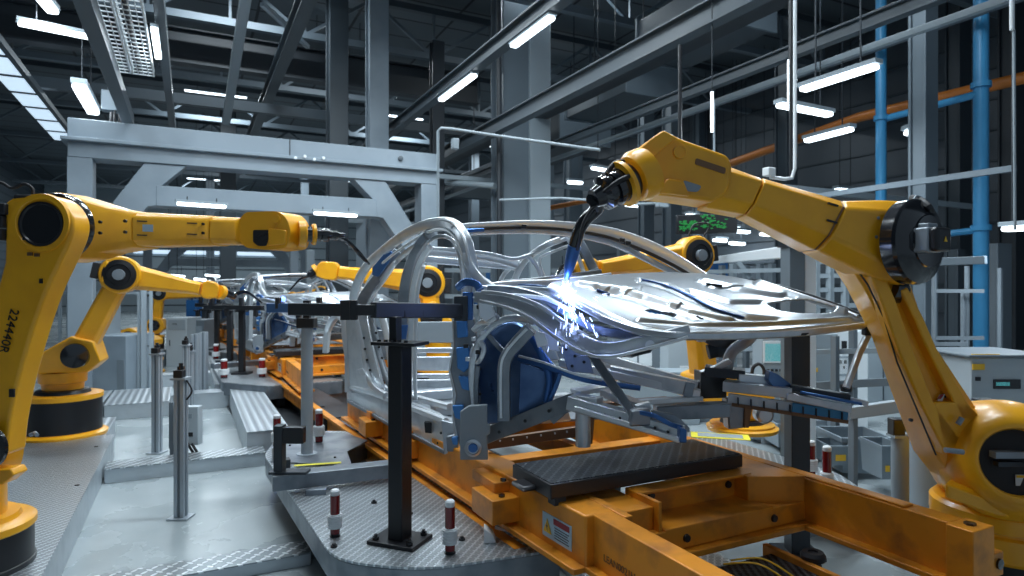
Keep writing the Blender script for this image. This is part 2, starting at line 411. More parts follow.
# ---- longitudinal overhead beams
def obeam(x, y0, y1, z, w, h, label, m='beam_mid', name='overhead_beam', kind='i'):
    b = MB()
    if kind == 'i': b.ibeam((x, y0, z), (x, y1, z), w, h, 0.035)
    else: b.beam((x, y0, z), (x, y1, z), w, h)
    return tag(b.build(name, m, bevel=0.006), label, 'beam')
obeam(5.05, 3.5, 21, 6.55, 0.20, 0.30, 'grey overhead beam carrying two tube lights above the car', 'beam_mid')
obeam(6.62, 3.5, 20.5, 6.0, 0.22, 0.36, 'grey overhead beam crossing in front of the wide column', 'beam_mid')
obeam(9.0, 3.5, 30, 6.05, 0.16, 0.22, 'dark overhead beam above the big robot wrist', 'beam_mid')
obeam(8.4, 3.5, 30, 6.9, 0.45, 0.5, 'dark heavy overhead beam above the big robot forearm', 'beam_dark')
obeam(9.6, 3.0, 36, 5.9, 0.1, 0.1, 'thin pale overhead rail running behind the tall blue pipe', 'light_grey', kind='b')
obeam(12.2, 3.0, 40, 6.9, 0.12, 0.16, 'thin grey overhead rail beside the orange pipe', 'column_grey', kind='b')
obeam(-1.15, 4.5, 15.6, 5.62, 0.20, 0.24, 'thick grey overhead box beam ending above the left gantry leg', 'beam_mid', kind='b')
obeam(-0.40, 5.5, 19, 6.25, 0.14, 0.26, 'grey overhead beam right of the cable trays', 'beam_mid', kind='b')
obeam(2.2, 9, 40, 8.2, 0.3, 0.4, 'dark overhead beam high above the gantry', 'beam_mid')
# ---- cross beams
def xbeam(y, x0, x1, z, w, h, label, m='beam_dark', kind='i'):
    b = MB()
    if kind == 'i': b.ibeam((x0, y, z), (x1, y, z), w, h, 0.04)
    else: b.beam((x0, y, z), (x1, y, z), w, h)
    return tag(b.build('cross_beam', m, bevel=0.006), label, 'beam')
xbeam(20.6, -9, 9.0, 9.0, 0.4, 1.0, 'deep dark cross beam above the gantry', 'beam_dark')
xbeam(12.5, -9, -1.2, 7.2, 0.3, 0.35, 'dark cross beam in front of the cable trays at upper left', 'beam_dark')
xbeam(21.0, -9, 12.0, 7.6, 0.25, 0.3, 'grey cross beam behind the deep dark beam', 'beam_mid', 'b')
xbeam(16.5, 4.4, 14, 5.15, 0.10, 0.12, 'thin pale cross rail in front of the wide column', 'light_grey', 'b')
xbeam(24, 4.4, 18, 4.6, 0.10, 0.14, 'thin pale cross rail level with the big robot wrist', 'light_grey', 'b')
xbeam(20, 5, 14, 3.9, 0.08, 0.1, 'thin grey rail behind the car roof frame', 'light_grey', 'b')
xbeam(9.2, 10.2, 18, 4.15, 0.10, 0.13, 'pale cross rail right of the grey column', 'light_grey', 'b')
tag(MB().beam(P(790, 200, 12), P(1016, 168, 9.0), 0.07, 0.09).build('cross_beam', 'column_grey'), 'pale sloping rail crossing behind the tall blue pipe on the right', 'beam')

# ---- roof trusses
for i, y in enumerate([9.5, 14.5, 19.5, 25, 31, 38, 46, 55]):
    r = thing('roof_truss', (5, y, 9.4), 'dark lattice roof truss spanning the hall under the roof deck', 'truss', 'roof trusses under the roof deck')
    zt, zb = 10.95, 9.5
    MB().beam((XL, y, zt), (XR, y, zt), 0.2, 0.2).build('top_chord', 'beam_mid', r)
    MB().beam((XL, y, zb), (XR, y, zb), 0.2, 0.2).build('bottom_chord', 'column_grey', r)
    n = 16; st = (XR-XL)/n
    for q in range(n):
        a = XL+q*st
        za, zb_ = (zb, zt) if q % 2 else (zt, zb)
        MB().beam((a, y, za), (a+st, y, zb_), 0.09, 0.09).build('web_bar', 'column_grey', r)
        if i < 4: MB().beam((a, y, zb), (a, y, zt), 0.07, 0.07).build('web_post', 'column_grey', r)
# leaning struts under the roof at the upper left
for a, b, l in (((40, 0), (0, 0), ''),):
    pass
tag(MB().beam(P(250, -30, 13), P(226, 122, 19), 0.22, 0.2).build('roof_strut', 'light_grey', bevel=0.01), 'pale leaning strut above the left half of the gantry', 'beam')
tag(MB().beam(P(262, 4, 15), P(308, 47, 17), 0.1, 0.1).build('roof_strut', 'light_grey'), 'thin pale diagonal strut left of the dark column', 'beam')

# ---- ducts
for i, (y0, y1, x, z, w, h) in enumerate([(9.5, 12.2, 10.2, 7.5, 1.5, 0.9), (12.6, 15.5, 10.3, 6.9, 1.6, 0.9), (16, 20, 10.5, 6.4, 1.7, 0.9), (20.5, 25, 10.6, 5.9, 1.6, 0.8)]):
    r = thing('air_duct', (x, (y0+y1)/2, z), 'dark rectangular air duct, one of the stepped row hanging over the far side', 'duct', 'stepped row of air ducts')
    MB().box(x-w/2, x+w/2, y0, y1, z, z+h).build('duct_body', 'beam_mid', r, bevel=0.02)
    for y in (y0-0.01, y1-0.05): MB().box(x-w/2-0.05, x+w/2+0.05, y, y+0.06, z-0.05, z+h+0.05).build('duct_flange', 'column_grey', r)
    for xx in (x-w/2, x+w/2): MB().tube([(xx, (y0+y1)/2, z+h), (xx, (y0+y1)/2, ZC)], 0.02, 6).build('hanger_rod', 'beam_dark', r)

# ---- cable trays
for i, (x0, lab) in enumerate(((-1.26, 'left one of two white mesh cable trays hanging at upper left'), (-0.90, 'right one of two white mesh cable trays hanging at upper left'))):
    r = thing('cable_tray', (x0+0.15, 10, 5.9), lab, 'cable tray'); z = 5.9
    for xx in (x0, x0+0.32):
        b = MB(); b.box(xx-0.012, xx+0.012, 5.5, 13.2, z, z+0.02); b.box(xx-0.012, xx+0.012, 5.5, 13.2, z+0.10, z+0.12)
        b.build('side_rail', 'white_paint', r)
    m = MB()
    for q in range(42):
        y = 5.55+q*0.186; m.box(x0, x0+0.32, y-0.012, y+0.012, z, z+0.015); m.box(x0-0.008, x0+0.008, y-0.01, y+0.01, z, z+0.12); m.box(x0+0.312, x0+0.328, y-0.01, y+0.01, z, z+0.12)
    for q in range(3): m.box(x0+0.08*(q+1)-0.006, x0+0.08*(q+1)+0.006, 5.5, 13.2, z, z+0.012)
    m.build('wire_mesh', 'white_paint', r)
    MB().tube([(x0+0.1, 5.5, z+0.05), (x0+0.12, 9, z+0.04), (x0+0.1, 13.1, z+0.05)], 0.035, 8).build('cable', 'black_rubber', r)
# junction box with hanging cable at the tray end
r = thing('junction_box', P(115, 100, 13.5), 'grey junction box with looping black cables above the left gantry leg', 'box')
MB().cbox(P(113, 102, 13.5), 0.4, 0.3, 0.42).build('housing', 'mid_grey', r, bevel=0.02)
MB().tube([P(112, 112, 13.3), P(111, 128, 13.3), P(117, 134, 13.3), P(122, 126, 13.3), P(120, 112, 13.3)], 0.03, 8, smooth=5).build('cable', 'black_rubber', r)
MB().tube([P(115, 110, 13.4), P(115, 122, 13.4), P(119, 128, 13.4), P(119, 110, 13.4)], 0.022, 8, smooth=5).build('cable', 'black_rubber', r)

# ---- segmented skylight strip upper left (hung luminous ceiling panels)
r = thing('luminous_panel_strip', (-3.9, 18, 7.0), 'long strip of glowing white panels divided by dark bars at upper left', 'lamp')
for i in range(9):
    y0 = 12.5+i*1.48
    MB().box(-4.0, -3.45, y0, y0+1.36, 7.0, 7.03).build('glow_panel', 'skylight_glow', r)
    MB().box(-4.05, -3.38, y0+1.36, y0+1.48, 6.98, 7.06).build('divider', 'beam_dark', r)
MB().box(-3.45, -3.34, 12.4, 25.8, 6.97, 7.12).build('edge_rail', 'beam_mid', r)

# ---- tube lamps
def lamp(a, b, wid, label, grp=None, drop=11.2, watt=None, name='tube_lamp', cup=True):
    a = V(a); b = V(b); c = (a+b)/2
    r = thing(name, c, label, 'lamp', grp)
    MB().beam(a, b, wid, wid*0.5).build('diffuser', 'lamp_tube', r, bevel=wid*0.2)
    d = (b-a).normalized()
    MB().beam(a-d*0.03+UP*wid*0.42, b+d*0.03+UP*wid*0.42, wid*1.1, wid*0.4).build('housing', 'light_grey', r)
    if drop:
        for k in ((0.2, 0.8) if (b-a).length > 0.5 else (0.5,)):
            q = a.lerp(b, k)+UP*wid*0.5; MB().tube([q, (q.x, q.y, drop)], 0.012, 5).build('hanger_rod', 'beam_dark', r)
    if watt:
        ld = bpy.data.lights.new('lamp_light', 'AREA'); ld.shape = 'RECTANGLE'; ld.size = (b-a).length; ld.size_y = wid
        ld.energy = watt; ld.color = (0.82, 0.93, 1.0)
        lo = bpy.data.objects.new('lamp_light', ld); COL.objects.link(lo); lo.parent = r
        lo.location = -UP*(wid*0.35)
        x = d; z = UP; y = z.cross(x).normalized(); z = x.cross(y)
        lo.rotation_euler = Matrix((x, y, z)).transposed().to_euler()
    return r
lamp((5.05, 8.65, 6.33), (5.05, 10.0, 6.33), 0.14, 'bright tube lamp under the overhead beam, in front of the wide column', watt=60, drop=6.42)
lamp((5.05, 11.7, 6.33), (5.05, 13.6, 6.33), 0.14, 'bright tube lamp under the overhead beam, left of the wide column', watt=60, drop=6.42)
lamp((-1.92, 14.8, 6.0), (-1.92, 16.9, 6.0), 0.24, 'short bright lamp between the panel strip and the box beam', watt=60, drop=9)
lamp((-0.48, 11.0, 6.0), (-0.48, 12.4, 6.0), 0.10, 'bright slim lamp hanging right of the cable trays', watt=40)
lamp(P(38, -6, 11), P(53, 12, 12), 0.20, 'bright lamp cut by the top edge at upper left', watt=40)
lamp(P(18, 23, 11.5), P(104, 40, 12.4), 0.16, 'long bright lamp on the dark cross beam at upper left', watt=40)
lamp(P(177, 203.5, 12.6), P(226, 207, 13.1), 0.13, 'bright lamp under the gantry, above the left robot forearm', watt=40, drop=3.92)
lamp(P(314, 213, 14.1), P(357, 216, 14.5), 0.14, 'bright lamp under the gantry, right of the left robot wrist', watt=40, drop=3.9)
lamp(P(802, 90, 9.4), P(877, 66, 8.4), 0.15, 'long bright lamp hanging above the big robot forearm', watt=60, drop=ZC)
lamp(P(779, 105, 10.1), P(830, 115, 10.7), 0.15, 'short bright lamp crossing under the long hanging lamp', watt=50, drop=ZC)
lamp(P(1006, 229, 8.0), P(1040, 227, 7.4), 0.14, 'bright lamp at the right edge beside the blue pipe', watt=30)
lamp(P(906, 132, 12), P(914, 133, 12), 0.2, 'small bright lamp beside the tall grey column')
lamp(P(592, 168, 16), P(621, 173, 16.4), 0.14, 'small bright lamp left of the big robot wrist', watt=20, drop=ZC)
lamp(P(806, 141, 14), P(852, 129, 13), 0.18, 'faint long lamp hanging below the orange pipe', drop=ZC)
fl = [(176, 275, 18, 36), (214, 275, 18, 37), (200, 279, 12, 33), (173, 280, 14, 34), (216, 281, 14, 35), (633, 205, 14, 30), (692, 215, 10, 34), (741, 231, 16, 26), (737, 243, 14, 30), (769, 234, 16, 26), (735, 228, 8, 30), (845, 190, 18, 22), (720, 240, 12, 38), (575, 182, 14, 26), (663, 199, 10, 30), (708, 200, 9, 30)]
for (u, v, n, D) in fl:
    while P(u+n, v, D).x > XR-0.8 or P(u-n, v, D).y > Y1-2: D -= 0.5
    lamp(P(u-n/2, v, D), P(u+n/2, v+n*0.08, D*1.01), 0.24, 'small bright lamp far back in the hall', 'small lamps far back in the hall', watt=30 if v > 260 else 15, drop=ZC)
# overhead fill lamps added to light the near machines and the far hall
for (x, y, z, L_, W_) in [(1.0, 3.6, 9.4, 2.4, 120), (5.6, 4.6, 9.0, 2.4, 200), (2.9, 5.6, 9.0, 2.4, 300), (-0.6, 7.4, 9.2, 2.4, 260), (0.0, 10.6, 9.0, 2.4, 260), (3.6, 11.5, 9.0, 2.4, 240), (7.6, 6.5, 9.0, 2.4, 220), (1.0, 18, 9.0, 2.4, 260), (4.5, 22, 9, 2.4, 260), (9, 15, 9, 2.4, 240), (1, 30, 8.6, 2.4, 300), (9, 30, 8.6, 2.4, 300), (2, 42, 8.6, 2.4, 300), (13, 22, 9, 2.4, 200), (1, 54, 8.6, 2.4, 500), (6, 46, 8.6, 2.4, 400), (-4, 48, 8.6, 2.4, 400), (12, 50, 8.6, 2.4, 500), (16, 34, 8.6, 2.4, 300)]:
    if y > 14: z = 10.35
    lamp((x-L_/2, y, z), (x+L_/2, y, z), 0.4 if y < 14 else 0.12, 'added overhead fill lamp hanging from the roof over the line', 'added overhead fill lamps over the line', drop=ZC, watt=W_, name='added_fill_lamp')

# ---- pipes
def pipe(pts, r, m, label, name='pipe', n=12, clamps=()):
    if clamps:
        root = thing(name, pts[0], label, 'pipe'); MB().tube(pts, r, n).build('pipe_run', m, root)
        for c in clamps: MB().tube([V(c)-UP*0.05, V(c)+UP*0.05], r*1.35, n).build('coupling', m, root)
        return root
    return tag(MB().tube(pts, r, n).build(name, m), label, 'pipe')
def vp(u, D, z0, z1):
    p = P(u, 288, D); return V((p.x, p.y, z0)), V((p.x, p.y, z1))
a, b = vp(881, 13, 0, ZC); pipe([a, b], 0.10, 'pipe_blue', 'tall blue vertical pipe left of the tall grey column', clamps=[(a.x, a.y, 2.1+170*13/640)])
a, b = vp(981, 11.5, 0, ZC); pipe([a, b], 0.12, 'pipe_blue', 'tall blue vertical pipe right of the tall grey column', clamps=[(a.x, a.y, 2.1+203*11.5/640), (a.x, a.y, 2.1+60*11.5/640)])
pipe([P(884, 119, 13), P(978, 94, 11.5)], 0.07, 'pipe_blue', 'blue pipe sloping between the two tall blue pipes')
pipe([P(936, 235, 12), P(979, 230, 11.5)], 0.06, 'pipe_blue', 'short blue branch pipe behind the elbow motor')
pipe([P(690, 178, 22), P(860, 117, 15.5), P(1040, 74, 12.0)], 0.12, 'pipe_orange', 'long orange overhead pipe behind the big robot forearm')
pipe([P(545, 209, 24), P(600, 198, 23)], 0.09, 'pipe_orange', 'short orange pipe behind the welding torch')
pipe([P(795, -10, 7.6), P(795, 168, 7.6), P(792, 178, 7.6), P(784, 179, 7.6), P(770, 177, 7.6)], [0.022]*5, 'white_paint', 'white conduit dropping behind the big robot forearm and hooking left')
pipe([P(792, -10, 7.8), P(792, 178, 7.8)], 0.035, 'black_paint', 'black conduit beside the hooked white conduit')
pipe([P(789, 60, 8), P(789, 104, 8)], 0.02, 'lamp_tube', 'short glowing vertical tube above the big robot forearm')
pipe([P(712, 92, 9), P(712, 132, 9)], 0.02, 'lamp_tube', 'short glowing vertical tube right of the big robot wrist')
pipe([P(680, 45, 9), P(680, 142, 9)], 0.028, 'black_paint', 'thin black drop pipe above the big robot wrist')
pipe([P(1012, -10, 6), P(1012, 30, 6)], 0.02, 'white_paint', 'white drop conduit near the top right corner')
pipe([P(1014, 30, 6), P(1015, 230, 6)], 0.012, 'light_grey', 'thin grey drop rod near the right edge')
pipe([P(438, 220, 10), P(438, 131, 10), P(441, 128, 10), P(452, 129, 10), P(512, 138, 9.6), P(600, 150, 9)], 0.022, 'light_grey', 'thin pale conduit bending over above the car door arch')
pipe([P(445, 182, 18), P(495, 186, 17)], 0.08, 'light_grey', 'thin pale rail behind the conduit bend')
pipe([P(500, 200, 14), P(560, 198, 13), P(640, 204, 12), P(668, 203, 12), P(676, 197, 12)], 0.025, 'light_grey', 'thin pale conduit behind the welding torch')
for (u, va, D_) in ((789, 60, 8), (712, 92, 9)):
    q = P(u, va, D_); tag(MB().tube([q, (q.x, q.y, ZC)], 0.008, 6).build('hanger_rod', 'beam_dark'), 'thin rod holding the glowing tube ' + ('above the big robot forearm' if u > 750 else 'right of the big robot wrist'), 'rod')
tag(MB().cbox(P(662, 203, 11.9), 0.22, 0.12, 0.16).build('switch_box', 'light_grey', bevel=0.01), 'small pale switch box on the conduit behind the torch', 'box')
tag(MB().cbox(P(455, 144, 9.8), 0.1, 0.1, 0.16).build('switch_box', 'light_grey', bevel=0.01), 'small pale box clipped on the conduit above the car', 'box')
tag(MB().cbox(P(769, 172, 7.6), 0.12, 0.1, 0.1).build('switch_box', 'white_paint', bevel=0.01), 'small white box at the end of the hooked conduit', 'box')
# green led board
r = thing('led_display_board', P(706, 224, 11.5), 'black hanging display board with dim green readouts behind the big robot', 'display')
MB().cbox(P(706, 224, 11.6), 1.06, 0.1, 0.36, (RT*0.95+FW*-0.3, FW, UP)).build('board', 'black_paint', r, bevel=0.02)
mb = MB(); rr = random.Random(3)
for (u0, u1, v0, v1) in ((680, 697, 221, 231), (701, 727, 215, 230)):
    for q in range(60):
        u = rr.uniform(u0, u1); v = rr.uniform(v0, v1)-(u-u0)*0.08; mb.cbox(P(u, v, 11.48-(u-706)*0.006), rr.uniform(.02, .06), 0.01, 0.018, (RT, FW, UP))
mb.build('readout', 'led_green', r)['kind'] = 'stuff'
MB().tube([P(714, 212, 11.6), P(714, 100, 11.6)], 0.02, 6).build('hanger_rod', 'light_grey', r)
# ------------------------------------------------------------ platforms and covers on the floor
def platform(x0, x1, y0, y1, z, label, m='ridged_plate', screws=()):
    r = thing('steel_platform', ((x0+x1)/2, (y0+y1)/2, 0), label, 'platform')
    MB().box(x0+0.01, x1-0.01, y0+0.01, y1-0.01, 0, z-0.012).build('skirt', 'galvanised', r, bevel=0.006)
    MB().box(x0, x1, y0, y1, z-0.012, z).build('top_plate', m, r, bevel=0.003)
    for (x, y) in screws: MB().lathe((x, y, z), UP, [(0.02, 0), (0.02, 0.006), (0, 0.007)], n=10).build('screw', 'black_paint', r)
    return r
platform(-1.95, -0.83, 3.0, 9.25, 0.30, 'long ridged steel platform along the left, under the front robot', 'tread_plate', [(-0.95, 5.35), (-0.92, 7.0), (-0.95, 8.6), (-1.6, 6.4)])
r = platform(-3.2, -1.99, 3.0, 9.25, 0.30, 'ridged steel platform strip behind the front left robot', 'ridged_plate')
for i in range(3): MB().box(-1.99+0.045*i, -1.97+0.045*i, 4.0, 9.2, 0.30, 0.33).build('cable_rail', 'dark_steel', r)
platform(-2.6, -0.93, 9.27, 10.6, 0.28, 'platform plate carrying the second yellow robot', 'ridged_plate')
platform(-2.4, -1.25, 11.9, 13.6, 0.25, 'low ridged platform left half, behind the thin post', 'ridged_plate')
platform(-1.22, -0.30, 11.9, 13.6, 0.25, 'low ridged platform right half, behind the thin post', 'ridged_plate')

def duct(x0, x1, y0, y1, z, label, plate='tread_plate'):
    r = thing('floor_duct', ((x0+x1)/2, (y0+y1)/2, 0), label, 'floor duct')
    MB().box(x0, x1, y0, y1, 0, z-0.01).build('channel', 'galvanised', r, bevel=0.004)
    MB().box(x0, x1, y0-0.01, y1+0.01, z-0.01, z).build('cover_plate', plate, r)
    return r
duct(-0.82, 0.82, 5.02, 5.27, 0.10, 'nearest diamond plate duct cover crossing the aisle floor', 'tread_coarse')
duct(-0.82, 0.80, 8.08, 8.42, 0.16, 'second diamond plate duct cover crossing the aisle beneath the grey posts', 'tread_coarse')
duct(-0.28, 0.62, 12.3, 12.7, 0.28, 'plain galvanised duct crossing the aisle far behind the posts', 'galvanised')
duct(-0.6, 0.5, 15.2, 15.6, 0.28, 'plain galvanised duct crossing the aisle further back', 'galvanised')
duct(0.62, 1.12, 8.44, 12.28, 0.34, 'long galvanised kerb beside the conveyor pit', 'ridged_plate')
duct(0.40, 0.66, 12.9, 22, 0.34, 'far galvanised kerb beside the conveyor pit', 'ridged_plate')

# pit bed under the carriers
def lp(x, y): return V((x-0.055*y, y, 0))
struct('trim_4', MB().prism([lp(1.25, 4.6), lp(3.85, 4.6), lp(3.85, 40), lp(1.25, 40)], (0, 0, 0.03)), 'mesh_dark')
# conveyor side rails (yellow angle) along the whole line
for k, (x, lab) in enumerate(((2.07, 'long yellow angle rail running along the left side of the conveyor'), (3.95, 'long yellow angle rail along the far side of the conveyor'))):
    r = thing('conveyor_rail', lp(x, 12), lab, 'rail')
    a = lp(x, 3.6 if k == 0 else 5.0); b = lp(x, 40)
    MB().beam(a+UP*0.43, b+UP*0.43, 0.09, 0.04).build('top_flange', 'carrier_yellow', r, bevel=0.004)
    MB().beam(a+UP*0.33, b+UP*0.33, 0.02, 0.16).build('web', 'carrier_yellow', r)
    for q in range(9):
        p = lp(x+0.02, 5.2+q*3.4); MB().box(p.x-0.07, p.x+0.07, p.y-0.1, p.y+0.1, 0, 0.41).build('foot', 'dark_steel', r)
    for q in range(10): MB().beam(lp(x+0.12, 4.0+q*0.9)+UP*0.40, lp(x+0.12, 4.55+q*0.9)+UP*0.40, 0.10, 0.02).build('chain_plate', 'dark_steel', r)
struct('trim_5', MB().prism([lp(2.22, 4.4), lp(2.60, 4.4), lp(2.60, 30), lp(2.22, 30)], (0, 0, 0.36)), 'mesh_dark')

# ------------------------------------------------------------ the near fixture table (left)
def rounded(poly, rad, n=6):
    out = []; k = len(poly)
    for i in range(k):
        p = V(poly[i]); a = (V(poly[i-1])-p); b = (V(poly[(i+1) % k])-p); r_ = rad[i] if isinstance(rad, (list, tuple)) else rad
        if r_ <= 0: out.append(p); continue
        s = p+a.normalized()*r_; e = p+b.normalized()*r_
        for j in range(n+1):
            t = j/n; out.append((1-t)**2*s+2*t*(1-t)*p+t*t*e)
    return out
TZ = 0.45
TL = rounded([G(560, 549, TZ), G(422, 570, TZ), G(334, 560, TZ), G(264, 455, TZ), G(282, 431, TZ), G(345, 431, TZ), G(372, 441, TZ), G(345, 452, TZ), G(352, 468, TZ), G(428, 470, TZ)], [0.0, 0.25, 0.22, 0.15, 0.1, 0, 0.1, 0.08, 0.08, 0])
def table(poly, label, th=0.16, slope=None):
    c = sum(poly, V((0, 0, 0)))/len(poly)
    r = thing('fixture_table', (c.x, c.y, 0), label, 'table')
    MB().prism([p-UP*(0.014+th) for p in poly], (0, 0, th)).build('table_frame', 'steel_dull', r, bevel=0.006)
    MB().prism([p-UP*0.014 for p in poly], (0, 0, 0.014)).build('tread_top', 'tread_plate', r)
    MB().cbox((c.x+0.15, c.y, 0.14), 0.3, 1.2, 0.28).build('pedestal', 'dark_steel', r, bevel=0.01)
    return r
tb = table(TL, 'diamond plate fixture table with rounded corners, in the front left of the car')
# smooth dark plate on the far half of the table
MB().prism(rounded([G(270, 462, TZ+.006), G(283, 434, TZ+.006), G(343, 433, TZ+.006), G(368, 441, TZ+.006), G(347, 452, TZ+.006), G(352, 466, TZ+.006)], 0.03), (0, 0, 0.006)).build('smooth_plate', 'steel_dull', tb)
MB().cbox(G(318, 464, TZ+.015), 0.42, 0.05, 0.004, (V((0.97, -0.2, 0)), V((0.2, 0.97, 0)), UP)).build('yellow_mark', 'tape_yellow', tb)
for (u, v) in ((334, 547), (462, 540), (302, 486), (374, 503), (410, 514), (290, 447), (335, 459)):
    MB().lathe(G(u, v, TZ), UP, [(0.022, 0), (0.022, 0.012), (0.012, 0.012), (0.012, 0.024), (0, 0.026)], n=8).build('bolt', 'black_paint', tb)
# flat bar across the table and its upright plate
r = thing('fixture_bracket', G(300, 478, TZ), 'flat grey bar across the table with an upright black plate at its left end', 'bracket')
ba = G(272, 478, TZ+.12); bb = G(402, 464, TZ+.12)
MB().beam(ba+UP*-0.03, bb+UP*-0.03, 0.16, 0.12).build('bar', 'steel_dull', r, bevel=0.006)
MB().beam(G(284, 470, TZ), G(284, 470, TZ)+UP*0.10, 0.1, 0.1).build('spacer', 'dark_steel', r)
p0 = G(286, 473, TZ+.15)
MB().cbox(p0+UP*0.20+RT*-0.05, 0.07, 0.10, 0.38, (RT, FW, UP)).build('upright_plate', 'dark_steel', r, bevel=0.004)
MB().cbox(p0+UP*0.31+RT*0.05, 0.20, 0.08, 0.13, (RT, FW, UP)).build('cross_plate', 'black_paint', r, bevel=0.004)
MB().cbox(p0+UP*0.012+RT*0.03, 0.30, 0.12, 0.02, (RT, FW, UP)).build('foot_plate', 'dark_steel', r)
MB().cbox(P(275, 455, (p0-V((0,0,H))).dot(FW)), 0.04, 0.03, 0.12, (RT, FW, UP)).build('white_tab', 'white_plastic', r)
tag(MB().cbox(G(316, 494, TZ)+UP*0.02, 0.16, 0.07, 0.05, (V((0.97, -0.24, 0)), V((0.24, 0.97, 0)), UP)).build('stop_block', 'steel_dull', bevel=0.006), 'small grey steel block lying behind the left red marker lamp', 'block')
tag(MB().hexa([G(484, 544, TZ), G(496, 543, TZ), G(496, 537, TZ), G(484, 538, TZ), G(484, 544, TZ)+UP*0.10, G(493, 543, TZ)+UP*0.05, G(493, 537, TZ)+UP*0.05, G(484, 538, TZ)+UP*0.10]).build('stop_block', 'white_plastic', bevel=0.004), 'small white angle block on the table beside the carrier rail', 'block')
tag(MB().cbox(G(504, 531, TZ)+UP*0.012, 0.14, 0.02, 0.02, (V((0.5, -0.85, 0)), V((0.85, 0.5, 0)), UP)).build('alignment_pin', 'white_plastic'), 'thin white pin lying on the table beside the carrier block', 'pin')

# red marker lamps
def marker(p, h, r_, label, zring=0.36):
    t = thing('marker_lamp', p, label, 'marker lamp')
    MB().lathe(p, UP, [(r_*1.1, 0), (r_*1.1, 0.008), (r_*0.95, 0.01), (r_*0.95, 0.02)], n=20).build('foot', 'black_paint', t)
    MB().lathe(p, UP, [(r_, 0.02), (r_, h*0.88)], n=20).build('red_tube', 'red_lens', t)
    b = MB(); z0 = h*(zring-0.17); z1 = h*(zring+0.12); pr = []
    n = 5
    for i in range(n):
        a = z0+(z1-z0)*i/n; pr += [(r_*1.5, a), (r_*1.5, a+(z1-z0)/n*0.6), (r_*1.32, a+(z1-z0)/n*0.65), (r_*1.32, a+(z1-z0)/n*0.98)]
    b.lathe(p, UP, [(r_, z0)]+pr+[(r_, z1)], n=20); b.build('white_collar', 'white_plastic', t, sharp=20)
    MB().lathe(p, UP, [(r_*0.9, h*0.88), (r_*0.95, h*0.9), (r_*0.95, h*0.97), (r_*0.7, h), (0, h)], n=20).build('cap', 'white_plastic', t)
    return t
marker(G(335, 536, TZ), 0.31, 0.032, 'red marker lamp with white collar left of the black post base')
marker(G(450, 553, TZ), 0.33, 0.032, 'red marker lamp with white collar right of the black post base, by the carrier rail')
marker(G(319, 443, TZ), 0.36, 0.040, 'red marker lamp at the far end of the near table, right of the silver post', 0.4)
marker(G(277, 445, TZ), 0.32, 0.040, 'red marker lamp at the far left tip of the near table', 0.3)

# near black post holding the black clamp bar
pb = G(400, 541, TZ); r = thing('fixture_post', pb, 'tall black square post bolted to the near table, under the clamp bar', 'post')
AX = ((RT*0.93+FW*-0.37).normalized(), (FW*0.93+RT*0.37).normalized(), UP)
MB().cbox(pb+UP*0.012, 0.34, 0.26, 0.025, AX).build('base_plate', 'black_paint', r, bevel=0.004)
Dp = (pb-V((0, 0, H))).dot(FW); zt = H+(288-345)/FPX*Dp
MB().cbox(pb+UP*(0.02+(zt-TZ-0.02)/2), 0.105, 0.13, zt-TZ-0.02, AX).build('shaft', 'black_paint', r, bevel=0.008)
MB().cbox(V((pb.x, pb.y, zt+0.012)), 0.32, 0.20, 0.022, AX).build('top_plate', 'black_paint', r, bevel=0.003)
MB().cbox(V((pb.x, pb.y, zt+0.10))-RT*0.03, 0.055, 0.07, 0.17, AX).build('riser', 'black_paint', r, bevel=0.004)
for sx in (-1, 1):
    for sy in (-1, 1):
        MB().lathe(pb+AX[0]*0.125*sx+AX[1]*0.09*sy+UP*0.025, UP, [(0.022, 0), (0.022, 0.02), (0.012, 0.02), (0.012, 0.035), (0, 0.036)], n=8).build('bolt', 'black_gloss', r)
for q in range(5): MB().lathe(V((pb.x, pb.y, zt+0.023))+AX[0]*(-0.12+0.05*q)-AX[1]*0.06, UP, [(0.014, 0), (0.014, 0.014), (0, 0.015)], n=8).build('bolt', 'black_gloss', r)
# clamp bar
r = thing('clamp_bar', P(420, 310, 4.2), 'black horizontal clamp bar on top of the near post, reaching the hinge pillar', 'clamp')
a = P(373, 310, 4.12); b = P(462, 311, 4.75)
MB().beam(a, b, 0.06, 0.105).build('bar', 'bar_grey', r, bevel=0.008)
a = P(356, 310, 4.1); b = P(375, 310, 4.13); MB().beam(a, b, 0.05, 0.07).build('bar_end', 'black_paint', r, bevel=0.006)
MB().beam(P(354, 300, 4.1), P(354, 320, 4.1), 0.045, 0.05, -FW).build('end_block', 'black_paint', r, bevel=0.006)
MB().beam(P(461, 296, 4.74), P(461, 321, 4.74), 0.10, 0.05, -FW).build('claw', 'dark_steel', r, bevel=0.006)
MB().beam(P(468, 292, 4.78), P(468, 320, 4.78), 0.08, 0.05, -FW).build('blue_jaw', 'steel_blue', r, bevel=0.01)
for u in (404, 422): MB().cbox(P(u, 314, 4.12+0.0071*(u-373)-0.05), 0.02, 0.012, 0.04, (RT, FW, UP)).build('slot', 'black_paint', r)
r = thing('clamp_bar', P(300, 310, 6.3), 'blue black clamp bar on the silver post, left of the rear door pillar', 'clamp')
MB().beam(P(290, 309, 6.3), P(350, 310, 6.0), 0.07, 0.12).build('bar', 'dark_steel', r, bevel=0.008)
MB().beam(P(346, 300, 5.9), P(346, 320, 5.9), 0.09, 0.08, -FW).build('claw', 'black_paint', r, bevel=0.006)
